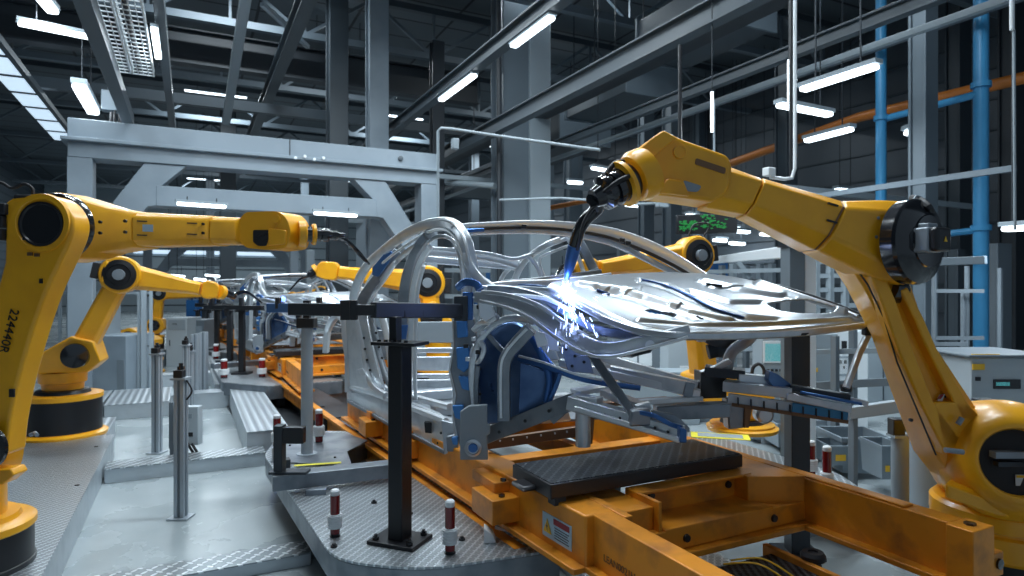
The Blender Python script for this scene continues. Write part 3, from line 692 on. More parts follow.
# silver post
ps = G(307, 455, TZ); r = thing('fixture_post', ps, 'round silver post at the far end of the near table', 'post')
Dp = (ps-V((0, 0, H))).dot(FW); zt = H+(288-328)/FPX*Dp
MB().lathe(ps, UP, [(0.10, 0), (0.10, 0.02)], n=20).build('base_plate', 'alu_profile', r)
MB().lathe(ps, UP, [(0.058, 0.02), (0.058, zt-TZ)], n=16).build('shaft', 'alu_profile', r)
MB().cbox(V((ps.x, ps.y, zt+0.05)), 0.17, 0.14, 0.10, (RT, FW, UP)).build('head_block', 'black_paint', r, bevel=0.01)
MB().cbox(V((ps.x, ps.y, zt+0.16)), 0.06, 0.06, 0.22, (RT, FW, UP)).build('riser', 'black_paint', r)

# ------------------------------------------------------------ further fixture tables and posts along the line
tabs = [((212, 365), (222, 382), (268, 386), (345, 380), (290, 371), (262, 364)), ((196, 343), (204, 351), (238, 353), (258, 349), (236, 342)), ((200, 328), (206, 332), (232, 333), (226, 328))]
names = ['second', 'third', 'fourth']
for i, t in enumerate(tabs):
    table(rounded([G(u, v, TZ) for (u, v) in t], 0.12), '%s diamond plate fixture table down the line' % names[i], 0.22)
def far_post(u, vb, vt, wpx, m, label, bar=None, rnd=False):
    p = G(u, vb, TZ); D = (p-V((0, 0, H))).dot(FW); zt = H+(288-vt)/FPX*D; w_ = wpx/FPX*D
    r = thing('fixture_post', p, label, 'post')
    MB().cbox(p+UP*(zt-TZ)/2, w_, w_, zt-TZ, (RT, FW, UP)).build('shaft', m, r, bevel=0.01)
    MB().cbox(p+UP*0.02, w_*3, w_*2.4, 0.04, (RT, FW, UP)).build('base_plate', 'black_paint', r)
    MB().cbox(V((p.x, p.y, zt+0.02)), w_*1.8, w_*1.6, 0.04, (RT, FW, UP)).build('top_plate', 'black_paint', r)
    return r, p, zt
far_post(242, 374, 312, 5.5, 'black_paint', 'black post on the second table, the right one of its pair')
far_post(230, 362, 312, 5.0, 'black_paint', 'black post behind the second table, left of its pair')
far_post(217, 350, 311, 4.2, 'black_paint', 'black post on the third table')
far_post(205, 341, 310, 4.6, 'dark_steel', 'dark post on the fourth table')
far_post(212, 343, 309, 3.5, 'alu_profile', 'slim silver post between the third and fourth tables')
far_post(198, 336, 311, 3.6, 'dark_steel', 'furthest dark post of the fixture row')
for (a, b, D, h, lab) in (((205, 307), (263, 308), 12.5, 0.09, 'long black clamp bar over the second table'), ((196, 305), (232, 306), 17, 0.1, 'long black clamp bar over the third table'), ((268, 308), (350, 308), 9.2, 0.13, 'thick blue black clamp bar in front of the second car body')):
    r = thing('clamp_bar', P(a[0], a[1], D), lab, 'clamp')
    MB().beam(P(*a, D), P(*b, D*0.95), 0.08, h).build('bar', 'steel_blue' if D < 10 else 'black_paint', r, bevel=0.008)
    for k in range(4):
        q = P(a[0]+(b[0]-a[0])*(k+0.5)/4, a[1]+5*(1 if k % 2 else -1), D*(1-0.05*(k+0.5)/4)); MB().cbox(q, 0.06, 0.1, 0.16, (RT, FW, UP)).build('clamp_block', 'black_paint', r, bevel=0.006)
for (u, v, s, lab) in ((224, 381, 0.35, 'small red marker lamp at the left end of the second table'), (262, 380, 0.35, 'small red marker lamp at the right end of the second table'), (216, 362, 0.35, 'small red marker lamp behind the second table'), (251, 360, 0.3, 'small red marker lamp behind the second black post')):
    marker(G(u, v-3, TZ), s, 0.06, lab)
r = thing('floor_bar', G(240, 358, TZ), 'pale flat bar across the second table behind its black post', 'bracket')
MB().beam(G(212, 366, TZ+.15), G(262, 362, TZ+.15), 0.18, 0.10).build('bar', 'steel_dull', r, bevel=0.006)
MB().beam(G(218, 366, TZ), G(218, 366, TZ)+UP*0.12, 0.1, 0.1).build('spacer', 'dark_steel', r)

# ------------------------------------------------------------ sensor posts standing in the aisle
def sensor_post(u, vb, vt, wpx, label, z=0.0, box=None, cap=True):
    p = G(u, vb, z); D = (p-V((0, 0, H))).dot(FW); zt = H+(288-vt)/FPX*D; w_ = wpx/FPX*D
    r = thing('sensor_post', p, label, 'post')
    b = MB(); n = w_/2
    b.cbox(p+UP*(zt-z)/2, w_*0.74, w_*0.74, zt-z, (RT, FW, UP)); b.build('core', 'mid_grey', r)
    b = MB()
    for sx in (-1, 1):
        for sy in (-1, 1): b.cbox(p+UP*(zt-z)/2+RT*(sx*w_*0.32)+FW*(sy*w_*0.32), w_*0.36, w_*0.36, zt-z, (RT, FW, UP))
    b.build('shaft', 'alu_profile', r, bevel=0.003)
    MB().cbox(p+UP*0.01, w_*2.0, w_*1.8, 0.012, (RT, FW, UP)).build('foot_plate', 'alu_profile', r)
    if cap:
        q = V((p.x, p.y, zt)); MB().cbox(q+UP*0.015, w_*1.5, w_*1.4, 0.02, (RT, FW, UP)).build('cap_plate', 'alu_profile', r)
        MB().cbox(q+UP*0.06-FW*w_*0.3, w_*0.9, w_*0.8, 0.07, (RT, FW, UP)).build('sensor', 'black_paint', r, bevel=0.006)
        MB().lathe(q+UP*0.095, UP, [(w_*0.35, 0), (w_*0.35, 0.03), (w_*0.2, 0.03), (w_*0.2, 0.06), (0, 0.06)], n=12).build('sensor_head', 'black_gloss', r)
    return r, p, zt
r, p, zt = sensor_post(181, 518, 380, 10, 'nearest grey profile post standing alone on the aisle floor')
MB().tube([V((p.x, p.y, zt))+RT*0.05, V((p.x, p.y, zt-0.1))+RT*0.10, V((p.x, p.y, zt-0.18))+RT*0.05], 0.008, 6, smooth=4).build('cable', 'black_rubber', r)
sensor_post(157, 453, 355, 7.5, 'slim grey post left of the nearest aisle post, on the second duct cover', z=0.0)
sensor_post(186, 420, 346, 5.5, 'slim grey post with dark cap behind the nearest aisle post', z=0.0)
sensor_post(191, 412, 352, 4.5, 'short slim post just right of the capped slim post', z=0.0)
r, p, zt = sensor_post(196, 405, 334, 7, 'broad white post in front of the fourth table', z=0.0, cap=False)
r, p, zt = sensor_post(204, 398, 332, 6, 'second broad white post in front of the fourth table', z=0.0, cap=False)
# control box with black cable
c = P(188, 425, 7.7); r = thing('control_box', c-UP*0.5, 'grey control box with black looped cables beside the nearest aisle post', 'box')
MB().cbox(c, 0.30, 0.12, 0.46, (RT, FW, UP)).build('housing', 'cabinet_grey', r, bevel=0.008)
MB().cbox(c+UP*0.12-FW*0.062+RT*0.02, 0.12, 0.006, 0.05, (RT, FW, UP)).build('name_plate', 'light_grey', r)
MB().cbox(c-UP*0.10-FW*0.062+RT*0.03, 0.12, 0.006, 0.05, (RT, FW, UP)).build('socket', 'black_paint', r)
MB().cbox(c-RT*0.19, 0.05, 0.06, 0.55, (RT, FW, UP)).build('bracket', 'mid_grey', r)
MB().cbox(V((c.x, c.y, (c.z-0.2)/2+0.0))-RT*0.19, 0.04, 0.04, c.z-0.2, (RT, FW, UP)).build('stand', 'mid_grey', r)
for k in (0, 0.05): MB().tube([x-FW*0.09 for x in (c+RT*(0.04+k)-UP*0.20, c+RT*(0.12+k)-UP*0.36, c+RT*(0.04+k)-UP*0.50, c+RT*(-0.02+k)-UP*0.40, c+RT*(-0.06)-UP*0.55, c+RT*(-0.12)-UP*0.62)], 0.016, 7, smooth=5).build('cable', 'black_rubber', r)

# ------------------------------------------------------------ yellow carrier under the car
CY = 'carrier_yellow'
def make_carrier():
    r = thing('body_carrier', (2.9, 4.6, 0.4), 'heavy yellow steel carrier frame under the nearest car body', 'carrier')
    def bx(nm, *a, m=CY, bev=0.006): return MB().box(*a).build(nm, m, r, bevel=bev)
    # left long member: sticker box, then a slimmer beam to the front
    MB().prism([V((1.98, 3.02, 0.52)), V((2.19, 3.02, 0.52)), V((1.95, 7.9, 0.52)), V((1.72, 7.9, 0.52))], (0, 0, 0.30)).build('long_member', CY, r, bevel=0.012)
    MB().prism([V((1.90, 3.02, 0.50)), V((2.19, 3.02, 0.50)), V((1.95, 7.9, 0.50)), V((1.64, 7.9, 0.50))], (0, 0, 0.035)).build('lower_flange', CY, r, bevel=0.006)
    bx('front_beam', 2.035, 2.165, 1.1, 3.03, 0.53, 0.82)
    bx('front_beam_flange', 1.98, 2.22, 1.1, 3.03, 0.50, 0.535)
    bx('front_beam_cap', 2.165, 2.22, 2.9, 3.5, 0.78, 0.825)
    # right long member
    bx('long_member', 3.70, 3.84, 2.05, 7.9, 0.53, 0.82)
    bx('lower_flange', 3.62, 3.90, 2.05, 7.9, 0.50, 0.535)
    bx('top_strip', 3.71, 3.80, 2.30, 4.2, 0.82, 0.835)
    bx('end_block', 3.67, 3.87, 1.91, 2.05, 0.50, 0.82)
    MB().lathe((3.77, 1.98, 0.82), UP, [(0.03, 0), (0.03, 0.012), (0, 0.014)], n=6).build('bolt', 'black_gloss', r)
    bx('end_lug', 3.87, 3.98, 1.92, 2.02, 0.53, 0.66)
    MB().lathe((3.93, 1.92, 0.60), (0, -1, 0), [(0.03, 0), (0.03, 0.012), (0, 0.014)], n=8).build('bolt', 'black_gloss', r)
    # front cross member: channel with a shelf
    bx('cross_lower', 2.16, 3.70, 2.96, 3.10, 0.54, 0.665)
    bx('cross_flange', 2.22, 3.66, 2.90, 3.10, 0.50, 0.54)
    bx('cross_shelf', 2.50, 3.40, 2.96, 3.26, 0.655, 0.675)
    bx('cross_back', 2.48, 3.42, 3.24, 3.30, 0.54, 0.83)
    bx('cross_lip', 2.48, 3.42, 3.16, 3.30, 0.82, 0.84)
    bx('cross_end', 2.46, 2.485, 2.97, 3.30, 0.54, 0.84)
    bx('left_block', 2.20, 2.46, 3.02, 3.45, 0.54, 0.80)
    MB().prism([V((3.34, 3.12, 0.54)), V((3.70, 2.965, 0.54)), V((3.70, 3.62, 0.54)), V((3.34, 3.50, 0.54))], (0, 0, 0.295)).build('corner_block', CY, r, bevel=0.006)
    MB().lathe((3.50, 3.38, 0.835), UP, [(0.045, 0), (0.045, 0.012), (0, 0.013)], n=4).build('lock_plate', 'black_paint', r)
    for (x, y, z) in ((2.62, 3.24, 0.78), (3.28, 3.24, 0.76), (2.66, 2.96, 0.60), (3.40, 2.96, 0.60)):
        MB().lathe((x, y, z), (0, -1, 0), [(0.026, 0), (0.022, 0.015), (0, 0.016)], n=12).build('bolt', 'black_paint', r)
    for y in (4.45, 5.8, 7.2):
        bx('cross_member', 2.1, 3.72, y, y+0.16, 0.54, 0.76)
        bx('cross_member_flange', 2.1, 3.72, y-0.05, y+0.21, 0.52, 0.545)
    # locating blocks on the left side
    for (y, w_) in ((3.75, 0.34), (5.55, 0.22), (6.55, 0.3)):
        xb = 1.98-(y-3.02)*0.048
        bx('locating_block', xb-0.20, xb+0.02, y, y+w_, 0.56, 0.72)
        bx('locating_block', xb-0.12, xb+0.04, y+w_*0.4, y+w_+0.18, 0.72, 0.79)
        for q in (0.06, 0.16): MB().lathe((xb-0.14+q*0.6, y+q, 0.72 if q < 0.1 else 0.79), UP, [(0.022, 0), (0.022, 0.016), (0, 0.018)], n=8).build('bolt', 'black_gloss', r)
    # black ribbed bridge plate
    ax = (1.90, 3.45, 3.27, 3.77)
    MB().box(ax[0], ax[1], ax[2], ax[3], 0.85, 0.938).build('bridge_skirt', 'black_paint', r, bevel=0.006)
    MB().box(ax[0]+0.012, ax[1]-0.012, ax[2]+0.012, ax[3]-0.012, 0.936, 0.944).build('bridge_plate', 'tread_dark', r)
    MB().box(ax[0]-0.09, ax[0]+0.02, 3.45, 3.62, 0.85, 0.885).build('plate_lug', 'black_paint', r, bevel=0.02)
    for (x, y) in ((1.98, 3.33), (1.98, 3.70), (3.38, 3.33), (3.38, 3.70)): MB().box(x-0.04, x+0.04, y-0.04, y+0.04, 0.80, 0.86).build('plate_foot', 'dark_steel', r)
    # sticker
    def fb(y0, y1, z0, z1, off):   # thin block lying on the slightly turned outer face
        f = lambda y: 1.98-(y-3.02)*0.0533-off
        return MB().hexa([(f(y0), y0, z0), (f(y0)+0.003, y0, z0), (f(y1)+0.003, y1, z0), (f(y1), y1, z0), (f(y0), y0, z1), (f(y0)+0.003, y0, z1), (f(y1)+0.003, y1, z1), (f(y1), y1, z1)])
    s0 = fb(3.15, 3.46, 0.575, 0.72, 0.004).build('sticker', 'label_blue', r); s0['label'] = 'pale blue warning sticker'
    X = 1.98-(3.40-3.02)*0.0533-0.009
    MB().prism([V((X-0.001, 3.445, 0.605)), V((X+0.003, 3.355, 0.605)), V((X, 3.40, 0.69))], (0.002, 0, 0)).build('warning_triangle', 'label_yellow', s0)
    MB().prism([V((X-0.003, 3.405, 0.668)), V((X-0.003, 3.389, 0.645)), V((X-0.003, 3.398, 0.645)), V((X-0.003, 3.392, 0.615)), V((X-0.003, 3.411, 0.650)), V((X-0.003, 3.402, 0.650))], (0.001, 0, 0)).build('bolt_symbol', 'label_dark', s0)
    fb(3.17, 3.335, 0.675, 0.71, 0.006).build('red_heading', 'label_red', s0)
    for k in range(5): fb(3.175+0.012*(k % 2), 3.325, 0.595+k*0.015, 0.599+k*0.015, 0.006).build('text_line', 'label_dark', s0)
    # faint stamped name on the front beam
    text('stamp', 'LEAN0021H', V((2.032, 2.92, 0.60)), V((0, -1, 0)), UP, 0.055, 'copper_brown', r, 0.001)
    return r
carrier = make_carrier()
for k, lab in ((1, 'yellow carrier frame under the second car body'), (2, 'yellow carrier frame under the third car body'), (3, 'yellow carrier frame under the furthest car body')):
    dup(carrier, carrier.location+L*9.1*k, lab)

# dark mesh tray in front of the carrier (bottom right)
r = thing('mesh_tray', (2.8, 2.4, 0.36), 'dark studded mesh tray with yellow rim below the front cross member', 'tray')
MB().box(2.24, 3.36, 1.2, 2.93, 0.36, 0.39).build('mesh', 'mesh_dark', r)
MB().box(3.34, 3.38, 1.2, 3.0, 0.34, 0.43).build('rim', CY, r, bevel=0.005)
for x in (2.3, 3.3): MB().box(x-0.03, x+0.03, 1.5, 1.6, 0, 0.36).build('foot', 'dark_steel', r)
MB().tube([V((2.9, 2.9, 0.42)), V((3.0, 2.72, 0.47)), V((3.08, 2.55, 0.40))], 0.006, 6, smooth=5).build('yellow_cable', 'label_yellow', r)
MB().tube([V((2.98, 2.92, 0.42)), V((3.08, 2.76, 0.47)), V((3.17, 2.6, 0.40))], 0.006, 6, smooth=5).build('yellow_cable', 'label_yellow', r)
q = P(813, 553, 3.95); g0 = V((q.x, q.y, 0))
r = thing('bumper_knob', g0, 'black round bumper knob on a short stem right of the mesh tray', 'bumper')
MB().lathe(g0, UP, [(0.05, 0), (0.05, 0.02), (0.022, 0.02), (0.022, q.z-0.1), (0.022, q.z-0.1)], n=20).build('stem', 'black_rubber', r)
MB().lathe(g0, UP, [(0.05, q.z-0.1), (0.05, q.z-0.07), (0.03, q.z-0.07), (0.03, q.z-0.04), (0.07, q.z-0.04), (0.075, q.z-0.01), (0.06, q.z+0.01), (0.03, q.z+0.01), (0.03, q.z)], n=24).build('knob', 'black_rubber', r)
# striped gully grate seen through the frame
platform(2.45, 3.55, 3.45, 4.35, 0.10, 'pale floor plate seen through the carrier frame behind the front cross member', 'tread_plate')

# ------------------------------------------------------------ right-hand fixture table
TR = rounded([G(862, 489, TZ), G(838, 473, TZ), G(735, 442, TZ), G(690, 430, TZ), G(655, 440, TZ), G(740, 470, TZ), G(836, 500, TZ)], [0.12, 0.1, 0.2, 0.1, 0, 0, 0])
table(TR, 'diamond plate fixture table on the right, behind the carrier rail', 0.08)
marker(G(811, 480, TZ), 0.34, 0.036, 'red marker lamp on the right table, left of the pair', 0.42)
marker(G(827, 487, TZ), 0.34, 0.036, 'red marker lamp on the right table, right of the pair', 0.25)
MBp = G(720, 436, TZ+0.005); tag(MB().cbox(MBp, 0.62, 0.26, 0.006, (V((0.75, -0.66, 0)), V((0.66, 0.75, 0)), UP)).build('floor_sticker', 'tape_yellow'), 'yellow edged sheet lying on the far right fixture table', 'sheet')
tag(MB().cbox(MBp+UP*0.004, 0.48, 0.17, 0.006, (V((0.75, -0.66, 0)), V((0.66, 0.75, 0)), UP)).build('floor_sheet', 'light_grey'), 'pale centre sheet of the yellow edged sheet', 'sheet')
pp = G(797, 556, 0.0); pp = P(797, 500, 5.05); pp.z = 0
r = thing('fixture_post', pp, 'dark square post on the right, standing behind the carrier rail', 'post')
ztp = H+(288-334)/FPX*5.05
MB().cbox(pp+UP*ztp/2, 0.145, 0.145, ztp, (RT, FW, UP)).build('shaft', 'dark_steel', r, bevel=0.006)
MB().cbox(pp+UP*0.015, 0.32, 0.3, 0.03, (RT, FW, UP)).build('base_plate', 'dark_steel', r)
# ------------------------------------------------------------ robots
RY = 'robot_yellow'
def ring(a, b, N, w_, ct=0.16, cb=0.16, df=0.18):
    """eight-cornered section: a = top edge, b = bottom edge (on the near face), N = into depth"""
    a = V(a); b = V(b); d = b-a; n = N*w_
    return [a+d*ct, a+d*(1-cb), b+n*df, b+n*(1-df), a+d*(1-cb)+n, a+d*ct+n, a+n*(1-df), a+n*df]
def arm(secs, N=FW, **k):
    """secs: (u1, v1, u2, v2, D, width[, cb])"""
    b = MB(); rs = []
    for s_ in secs:
        rs.append(ring(P(s_[0], s_[1], s_[4]), P(s_[2], s_[3], s_[4]), N, s_[5], cb=s_[6] if len(s_) > 6 else 0.16, **k))
    return b.loft(rs)
def pxpoly(pts, D): return [P(u, v, D) for u, v in pts]
def disc(c, ax, prof, n=36): return MB().lathe(c, ax, prof, n)
def bolts(root, pts, D, r_=0.012, m='black_paint', nm='bolt'):
    for (u, v) in pts: MB().lathe(P(u, v, D), -FW, [(r_, -0.01), (r_, 0.006), (0, 0.008)], n=10).build(nm, m, root)

# ======== big welding robot on the right
R = thing('welding_robot', V((P(1005, 288, 4.55).x, P(1005, 288, 4.55).y, 0)), 'large yellow welding robot on the right, its torch sparking on the car hood', 'robot')
B0 = V((R.location.x, R.location.y, 0))
disc(B0, UP, [(0.52, 0), (0.52, 0.03), (0.34, 0.04), (0.34, 0.30), (0.40, 0.31)]).build('base', 'black_paint', R)
disc(B0, UP, [(0.44, 0.27), (0.455, 0.29), (0.455, 0.44), (0.43, 0.455), (0.43, 0.47), (0.455, 0.48), (0.455, 0.575), (0.43, 0.60)]).build('turret', RY, R)
t = MB().prism(rounded([P(944, 497, 4.15), P(1000, 517, 4.1), P(1060, 517, 4.1), P(1070, 496, 4.6), P(1040, 485, 4.9), P(962, 483, 4.6)], 0.05), (0, 0, 0.085)).build('turret_cap', RY, R, bevel=0.02)
for k in (0, 1):
    u = 1003+k*12; MB().prism([P(u, 502, 4.06), P(u+10, 499, 4.06), P(u+8, 508, 4.06)], FW*0.02).build('arrow_mark', 'black_paint', R)
for q in range(5): MB().cbox(B0+V((0, 0, 0.2))-FW*(0.38-0.02*q)+RT*(0.03*q-0.02), 0.012, 0.02, 0.35, (RT, FW, UP)).build('cable', 'black_rubber', R)
# shoulder barrel
c0 = P(984, 455, 4.85); c1 = P(1020, 463, 4.02); ax = (c1-c0); Ln = ax.length
disc(c0, ax, [(0.10, -0.02), (0.32, 0.0), (0.39, 0.06), (0.405, 0.16), (0.40, Ln*0.66), (0.375, Ln*0.80), (0.31, Ln*0.93), (0.25, Ln), (0.215, Ln), (0.205, Ln-0.03), (0.205, Ln-0.12), (0, Ln-0.12)], 48).build('shoulder_housing', RY, R, sharp=50)
an = ax.normalized(); dk = disc(c0, ax, [(0.206, Ln-0.115), (0.206, Ln-0.10), (0, Ln-0.098)], 40).build('shoulder_motor_bay', 'black_rubber', R)
xr = RT; q = c1-an*0.09
MB().cbox(q+UP*0.05+RT*0.02, 0.34, 0.06, 0.04, (RT, FW, UP)).build('motor_bar', 'motor_grey', dk)
MB().cbox(q-UP*0.01+RT*0.02, 0.30, 0.05, 0.03, (RT, FW, UP)).build('motor_bar', 'dark_steel', dk)
MB().cbox(q-UP*0.11+RT*0.02-FW*0.02, 0.075, 0.006, 0.07, (RT, FW, UP)).build('motor_label', 'white_plastic', dk)
MB().cbox(q-UP*0.085+RT*0.02-FW*0.025, 0.07, 0.004, 0.015, (RT, FW, UP)).build('motor_label_band', 'label_yellow', dk)
for (u, v, l, a_) in ((954, 451, 0.115, 0.12), (960, 421, 0.05, -1.0)):
    d = RT*math.cos(a_)-UP*math.sin(a_); p = P(u, v, 4.05 if v > 430 else 4.2); MB().tube([p-d*l/2, p+d*l/2], 0.017, 10).build('lifting_pin', 'motor_grey', R)
# lower arm
LA = arm([(834, 240, 884, 240, 4.33, 0.26), (845, 256, 900, 257, 4.33, 0.28), (866, 288, 912, 282, 4.33, 0.28), (892, 338, 930, 335, 4.33, 0.28), (914, 396, 968, 392, 4.33, 0.30), (942, 462, 1000, 440, 4.30, 0.34), (962, 486, 1015, 470, 4.30, 0.36)], df=0.08).build('lower_arm', RY, R, bevel=0.012)
def strip(ptsL, ptsR, D, t_, nm, m, root, bev=0.012):
    b = MB(); rs = []
    for (a, c) in zip(ptsL, ptsR):
        p = P(*a, D); q_ = P(*c, D); rs.append([p, q_, q_+FW*t_, p+FW*t_])
    return b.loft(rs).build(nm, m, root, bevel=bev)
strip([(866, 262), (882, 303), (899, 352), (920, 402), (946, 455)], [(880, 262), (896, 300), (914, 352), (934, 402), (962, 440)], 4.25, 0.12, 'arm_rib', RY, R)
strip([(900, 290), (915, 320), (928, 350), (951, 397), (962, 420)], [(908, 287), (924, 318), (937, 348), (968, 402), (985, 422)], 4.25, 0.12, 'arm_rib', RY, R)
strip([(934, 402), (944, 455)], [(966, 402), (990, 425)], 4.25, 0.12, 'rib_web', RY, R)
MB().tube([P(852, 262, 4.31), P(868, 285, 4.30), P(884, 318, 4.30), (P(897, 362, 4.30)), P(918, 412, 4.29), P(936, 455, 4.28)], 0.006, 6).build('seam', 'black_paint', R)  # black line draws the seam with its shadow painted in
pl = MB().prism([P(934, 409, 4.30), P(940, 395, 4.30), P(945, 394, 4.30), (P(941, 405, 4.30))], FW*0.01).build('name_plate', 'white_plastic', R)
MB().prism([P(938, 399, 4.297), P(941, 394.5, 4.297), P(944, 394.5, 4.297), P(941, 399, 4.297)], FW*0.004).build('red_mark', 'label_red', pl)
bolts(R, [(905, 304), (911, 311), (884, 300), (911, 420), (945, 396)], 4.31)
MB().lathe(P(893, 289, 4.35), RT*0.8-UP*0.2, [(0.10, -0.02), (0.09, 0.05), (0.05, 0.09), (0, 0.1)], n=24).build('elbow_pivot', 'black_gloss', R)
# elbow housing + forearm
arm([(849, 199, 824, 250, 4.17, 0.42, 0.27), (868, 198.5, 858, 267, 4.16, 0.43, 0.24), (890, 198, 888, 281, 4.16, 0.43, 0.20), (908, 199, 912, 286, 4.17, 0.43, 0.16), (926, 208, 930, 274, 4.18, 0.41, 0.16)], df=0.20).build('elbow_housing', RY, R, bevel=0.02, seg=3)
arm([(849, 199, 823, 250, 4.18, 0.42, 0.27), (767, 176, 750, 214, 4.21, 0.36, 0.27)], df=0.22).build('forearm', RY, R, bevel=0.010)
arm([(765.5, 176, 749, 213.5, 4.215, 0.35, 0.27), (729, 163, 708, 206, 4.22, 0.34, 0.27)], df=0.22).build('forearm_sleeve', RY, R, bevel=0.010)
for (u1, v1, u2, v2) in ((848, 199, 822, 249),):
    rg = ring(P(u1, v1, 4.175), P(u2, v2, 4.175), FW, 0.43, cb=0.27, df=0.22); c_ = sum(rg, V((0, 0, 0)))/8
    MB().loft([[c_+(x-c_)*1.004+RT*0.006 for x in rg], [c_+(x-c_)*1.004-RT*0.006 for x in rg]]).build('seam_ring', 'copper_brown', R)
for (u, v) in ((833, 204), (832, 221)): MB().beam(P(u-5, v-1, 4.172), P(u+5, v+2, 4.172), 0.012, 0.012).build('slot', 'black_paint', R)
bolts(R, [(878, 218), (876, 237)], 4.165, 0.011, 'motor_grey')
# big black disc with motor
dc = P(914, 242, 4.17); da = (-FW*0.88+RT*0.47).normalized()
D_ = disc(dc, da, [(0.275, -0.06), (0.28, 0.02), (0.27, 0.04), (0.215, 0.075), (0.17, 0.09), (0.165, 0.10), (0, 0.102)], 48).build('elbow_drum', 'black_gloss', R, sharp=25)
rx = RT*0.88+FW*0.47
m0 = dc+da*0.10-RT*0.09
MB().cbox(m0+da*0.06, 0.16, 0.12, 0.155, (rx.normalized(), da, UP)).build('motor_body', 'motor_grey', D_, bevel=0.012)
MB().cbox(m0+da*0.05+UP*0.09, 0.10, 0.11, 0.03, (rx.normalized(), da, UP)).build('motor_plug', 'motor_grey', D_, bevel=0.006)
MB().cbox(m0+da*0.145, 0.155, 0.06, 0.15, (rx.normalized(), da, UP)).build('motor_cap', 'black_paint', D_, bevel=0.02)
tq = m0+da*0.176; MB().prism([tq-rx*0.018-UP*0.015, tq+rx*0.018-UP*0.015, tq+UP*0.018], da*0.003).build('warning_mark', 'label_yellow', D_)
MB().tube([P(912, 198, 4.3), P(920, 200, 4.2), P(928, 206, 4.1), P(931, 212, 4.15)], 0.022, 8, smooth=4).build('cable', 'black_rubber', R)
MB().tube([P(914, 199, 4.2), P(916, 196, 4.2), P(921, 197, 4.2)], 0.008, 6).build('cable', 'motor_grey', R)
# wrist housing
wp = rounded(pxpoly([(681, 138), (729, 155), (733, 166), (730, 191), (713, 202), (680, 197), (660, 195), (641, 193), (628, 184), (622, 168), (640, 146), (664, 129)], 4.19), [0.03, 0.04, 0.03, 0.04, 0.02, 0.03, 0.03, 0.04, 0.04, 0.04, 0.04, 0.03])
WH = MB().prism(wp, FW*0.34).build('wrist_housing', RY, R, bevel=0.03, seg=3)
disc(P(680, 152, 4.185), -FW, [(0.046, -0.02), (0.044, 0.012), (0.034, 0.012), (0.034, 0.006), (0, 0.006)], 24).build('boss', RY, WH)
MB().prism(rounded(pxpoly([(696, 158), (726, 168), (725, 174), (695, 164)], 4.183), 0.012), FW*0.01).build('groove', 'copper_brown', WH)
MB().prism(rounded(pxpoly([(683, 180), (702, 186), (698, 192), (687, 191)], 4.183), 0.02), FW*0.01).build('cable_port', 'motor_grey', WH)
strip([(664, 130), (650, 139), (627, 160)], [(678, 138), (664, 148), (640, 172)], 4.165, 0.05, 'wrist_plate', RY, WH, 0.01)
strip([(655, 192), (690, 196)], [(668, 178), (684, 181)], 4.165, 0.05, 'lower_lip', RY, WH, 0.01)
wa = (-RT*0.80-UP*0.42-FW*0.28).normalized(); wc = P(641, 175, 4.22)
disc(wc, wa, [(0.17, -0.05), (0.175, 0.03), (0.155, 0.07), (0.13, 0.08)], 36).build('wrist_ring', RY, R)
disc(wc+wa*0.075, wa, [(0.115, -0.02), (0.115, 0.09), (0.10, 0.09)], 30).build('wrist_axis', 'black_gloss', R)
disc(wc+wa*0.13, wa, [(0.10, 0.0), (0.155, 0.0), (0.155, 0.03), (0.10, 0.035)], 36).build('tool_flange', RY, R)
T = disc(wc+wa*0.16, wa, [(0.11, -0.02), (0.11, 0.05), (0.12, 0.055), (0.12, 0.08), (0.10, 0.085), (0.10, 0.11), (0.115, 0.115), (0.115, 0.15), (0.075, 0.17), (0.06, 0.23)], 30).build('torch_mount', 'black_gloss', R)
MB().tube([wc+wa*0.10+UP*0.12, wc+wa*0.22+UP*0.16, wc+wa*0.34+UP*0.07], 0.018, 8, smooth=4).build('cable', 'black_rubber', R)
MB().tube([wc+wa*0.10+UP*0.02-FW*0.12, wc+wa*0.22+UP*0.02-FW*0.15, wc+wa*0.34-FW*0.04], 0.016, 8, smooth=4).build('cable', 'black_rubber', R)
tb_ = wc+wa*0.38
TT = MB().tube([tb_, P(597, 208, 4.20), P(586, 219, 4.22), P(579, 231, 4.25), P(574, 247, 4.29)], [0.056, 0.048, 0.044, 0.042, 0.040], 14, smooth=5).build('torch_neck', 'black_gloss', R)
MB().tube([P(574.5, 246, 4.285), P(572, 256, 4.31), P(569, 268, 4.34), P(566.5, 279, 4.37)], [0.046, 0.044, 0.036, 0.014], 16).build('torch_nozzle', 'steel_blue', R)  # blue light of the arc is put into the nozzle colour
MB().tube([P(604, 199, 4.1), P(592, 209, 4.1), P(584, 222, 4.15), P(580, 238, 4.2), P(577, 250, 4.25)], 0.011, 6, smooth=5).build('cable', 'black_rubber', R)

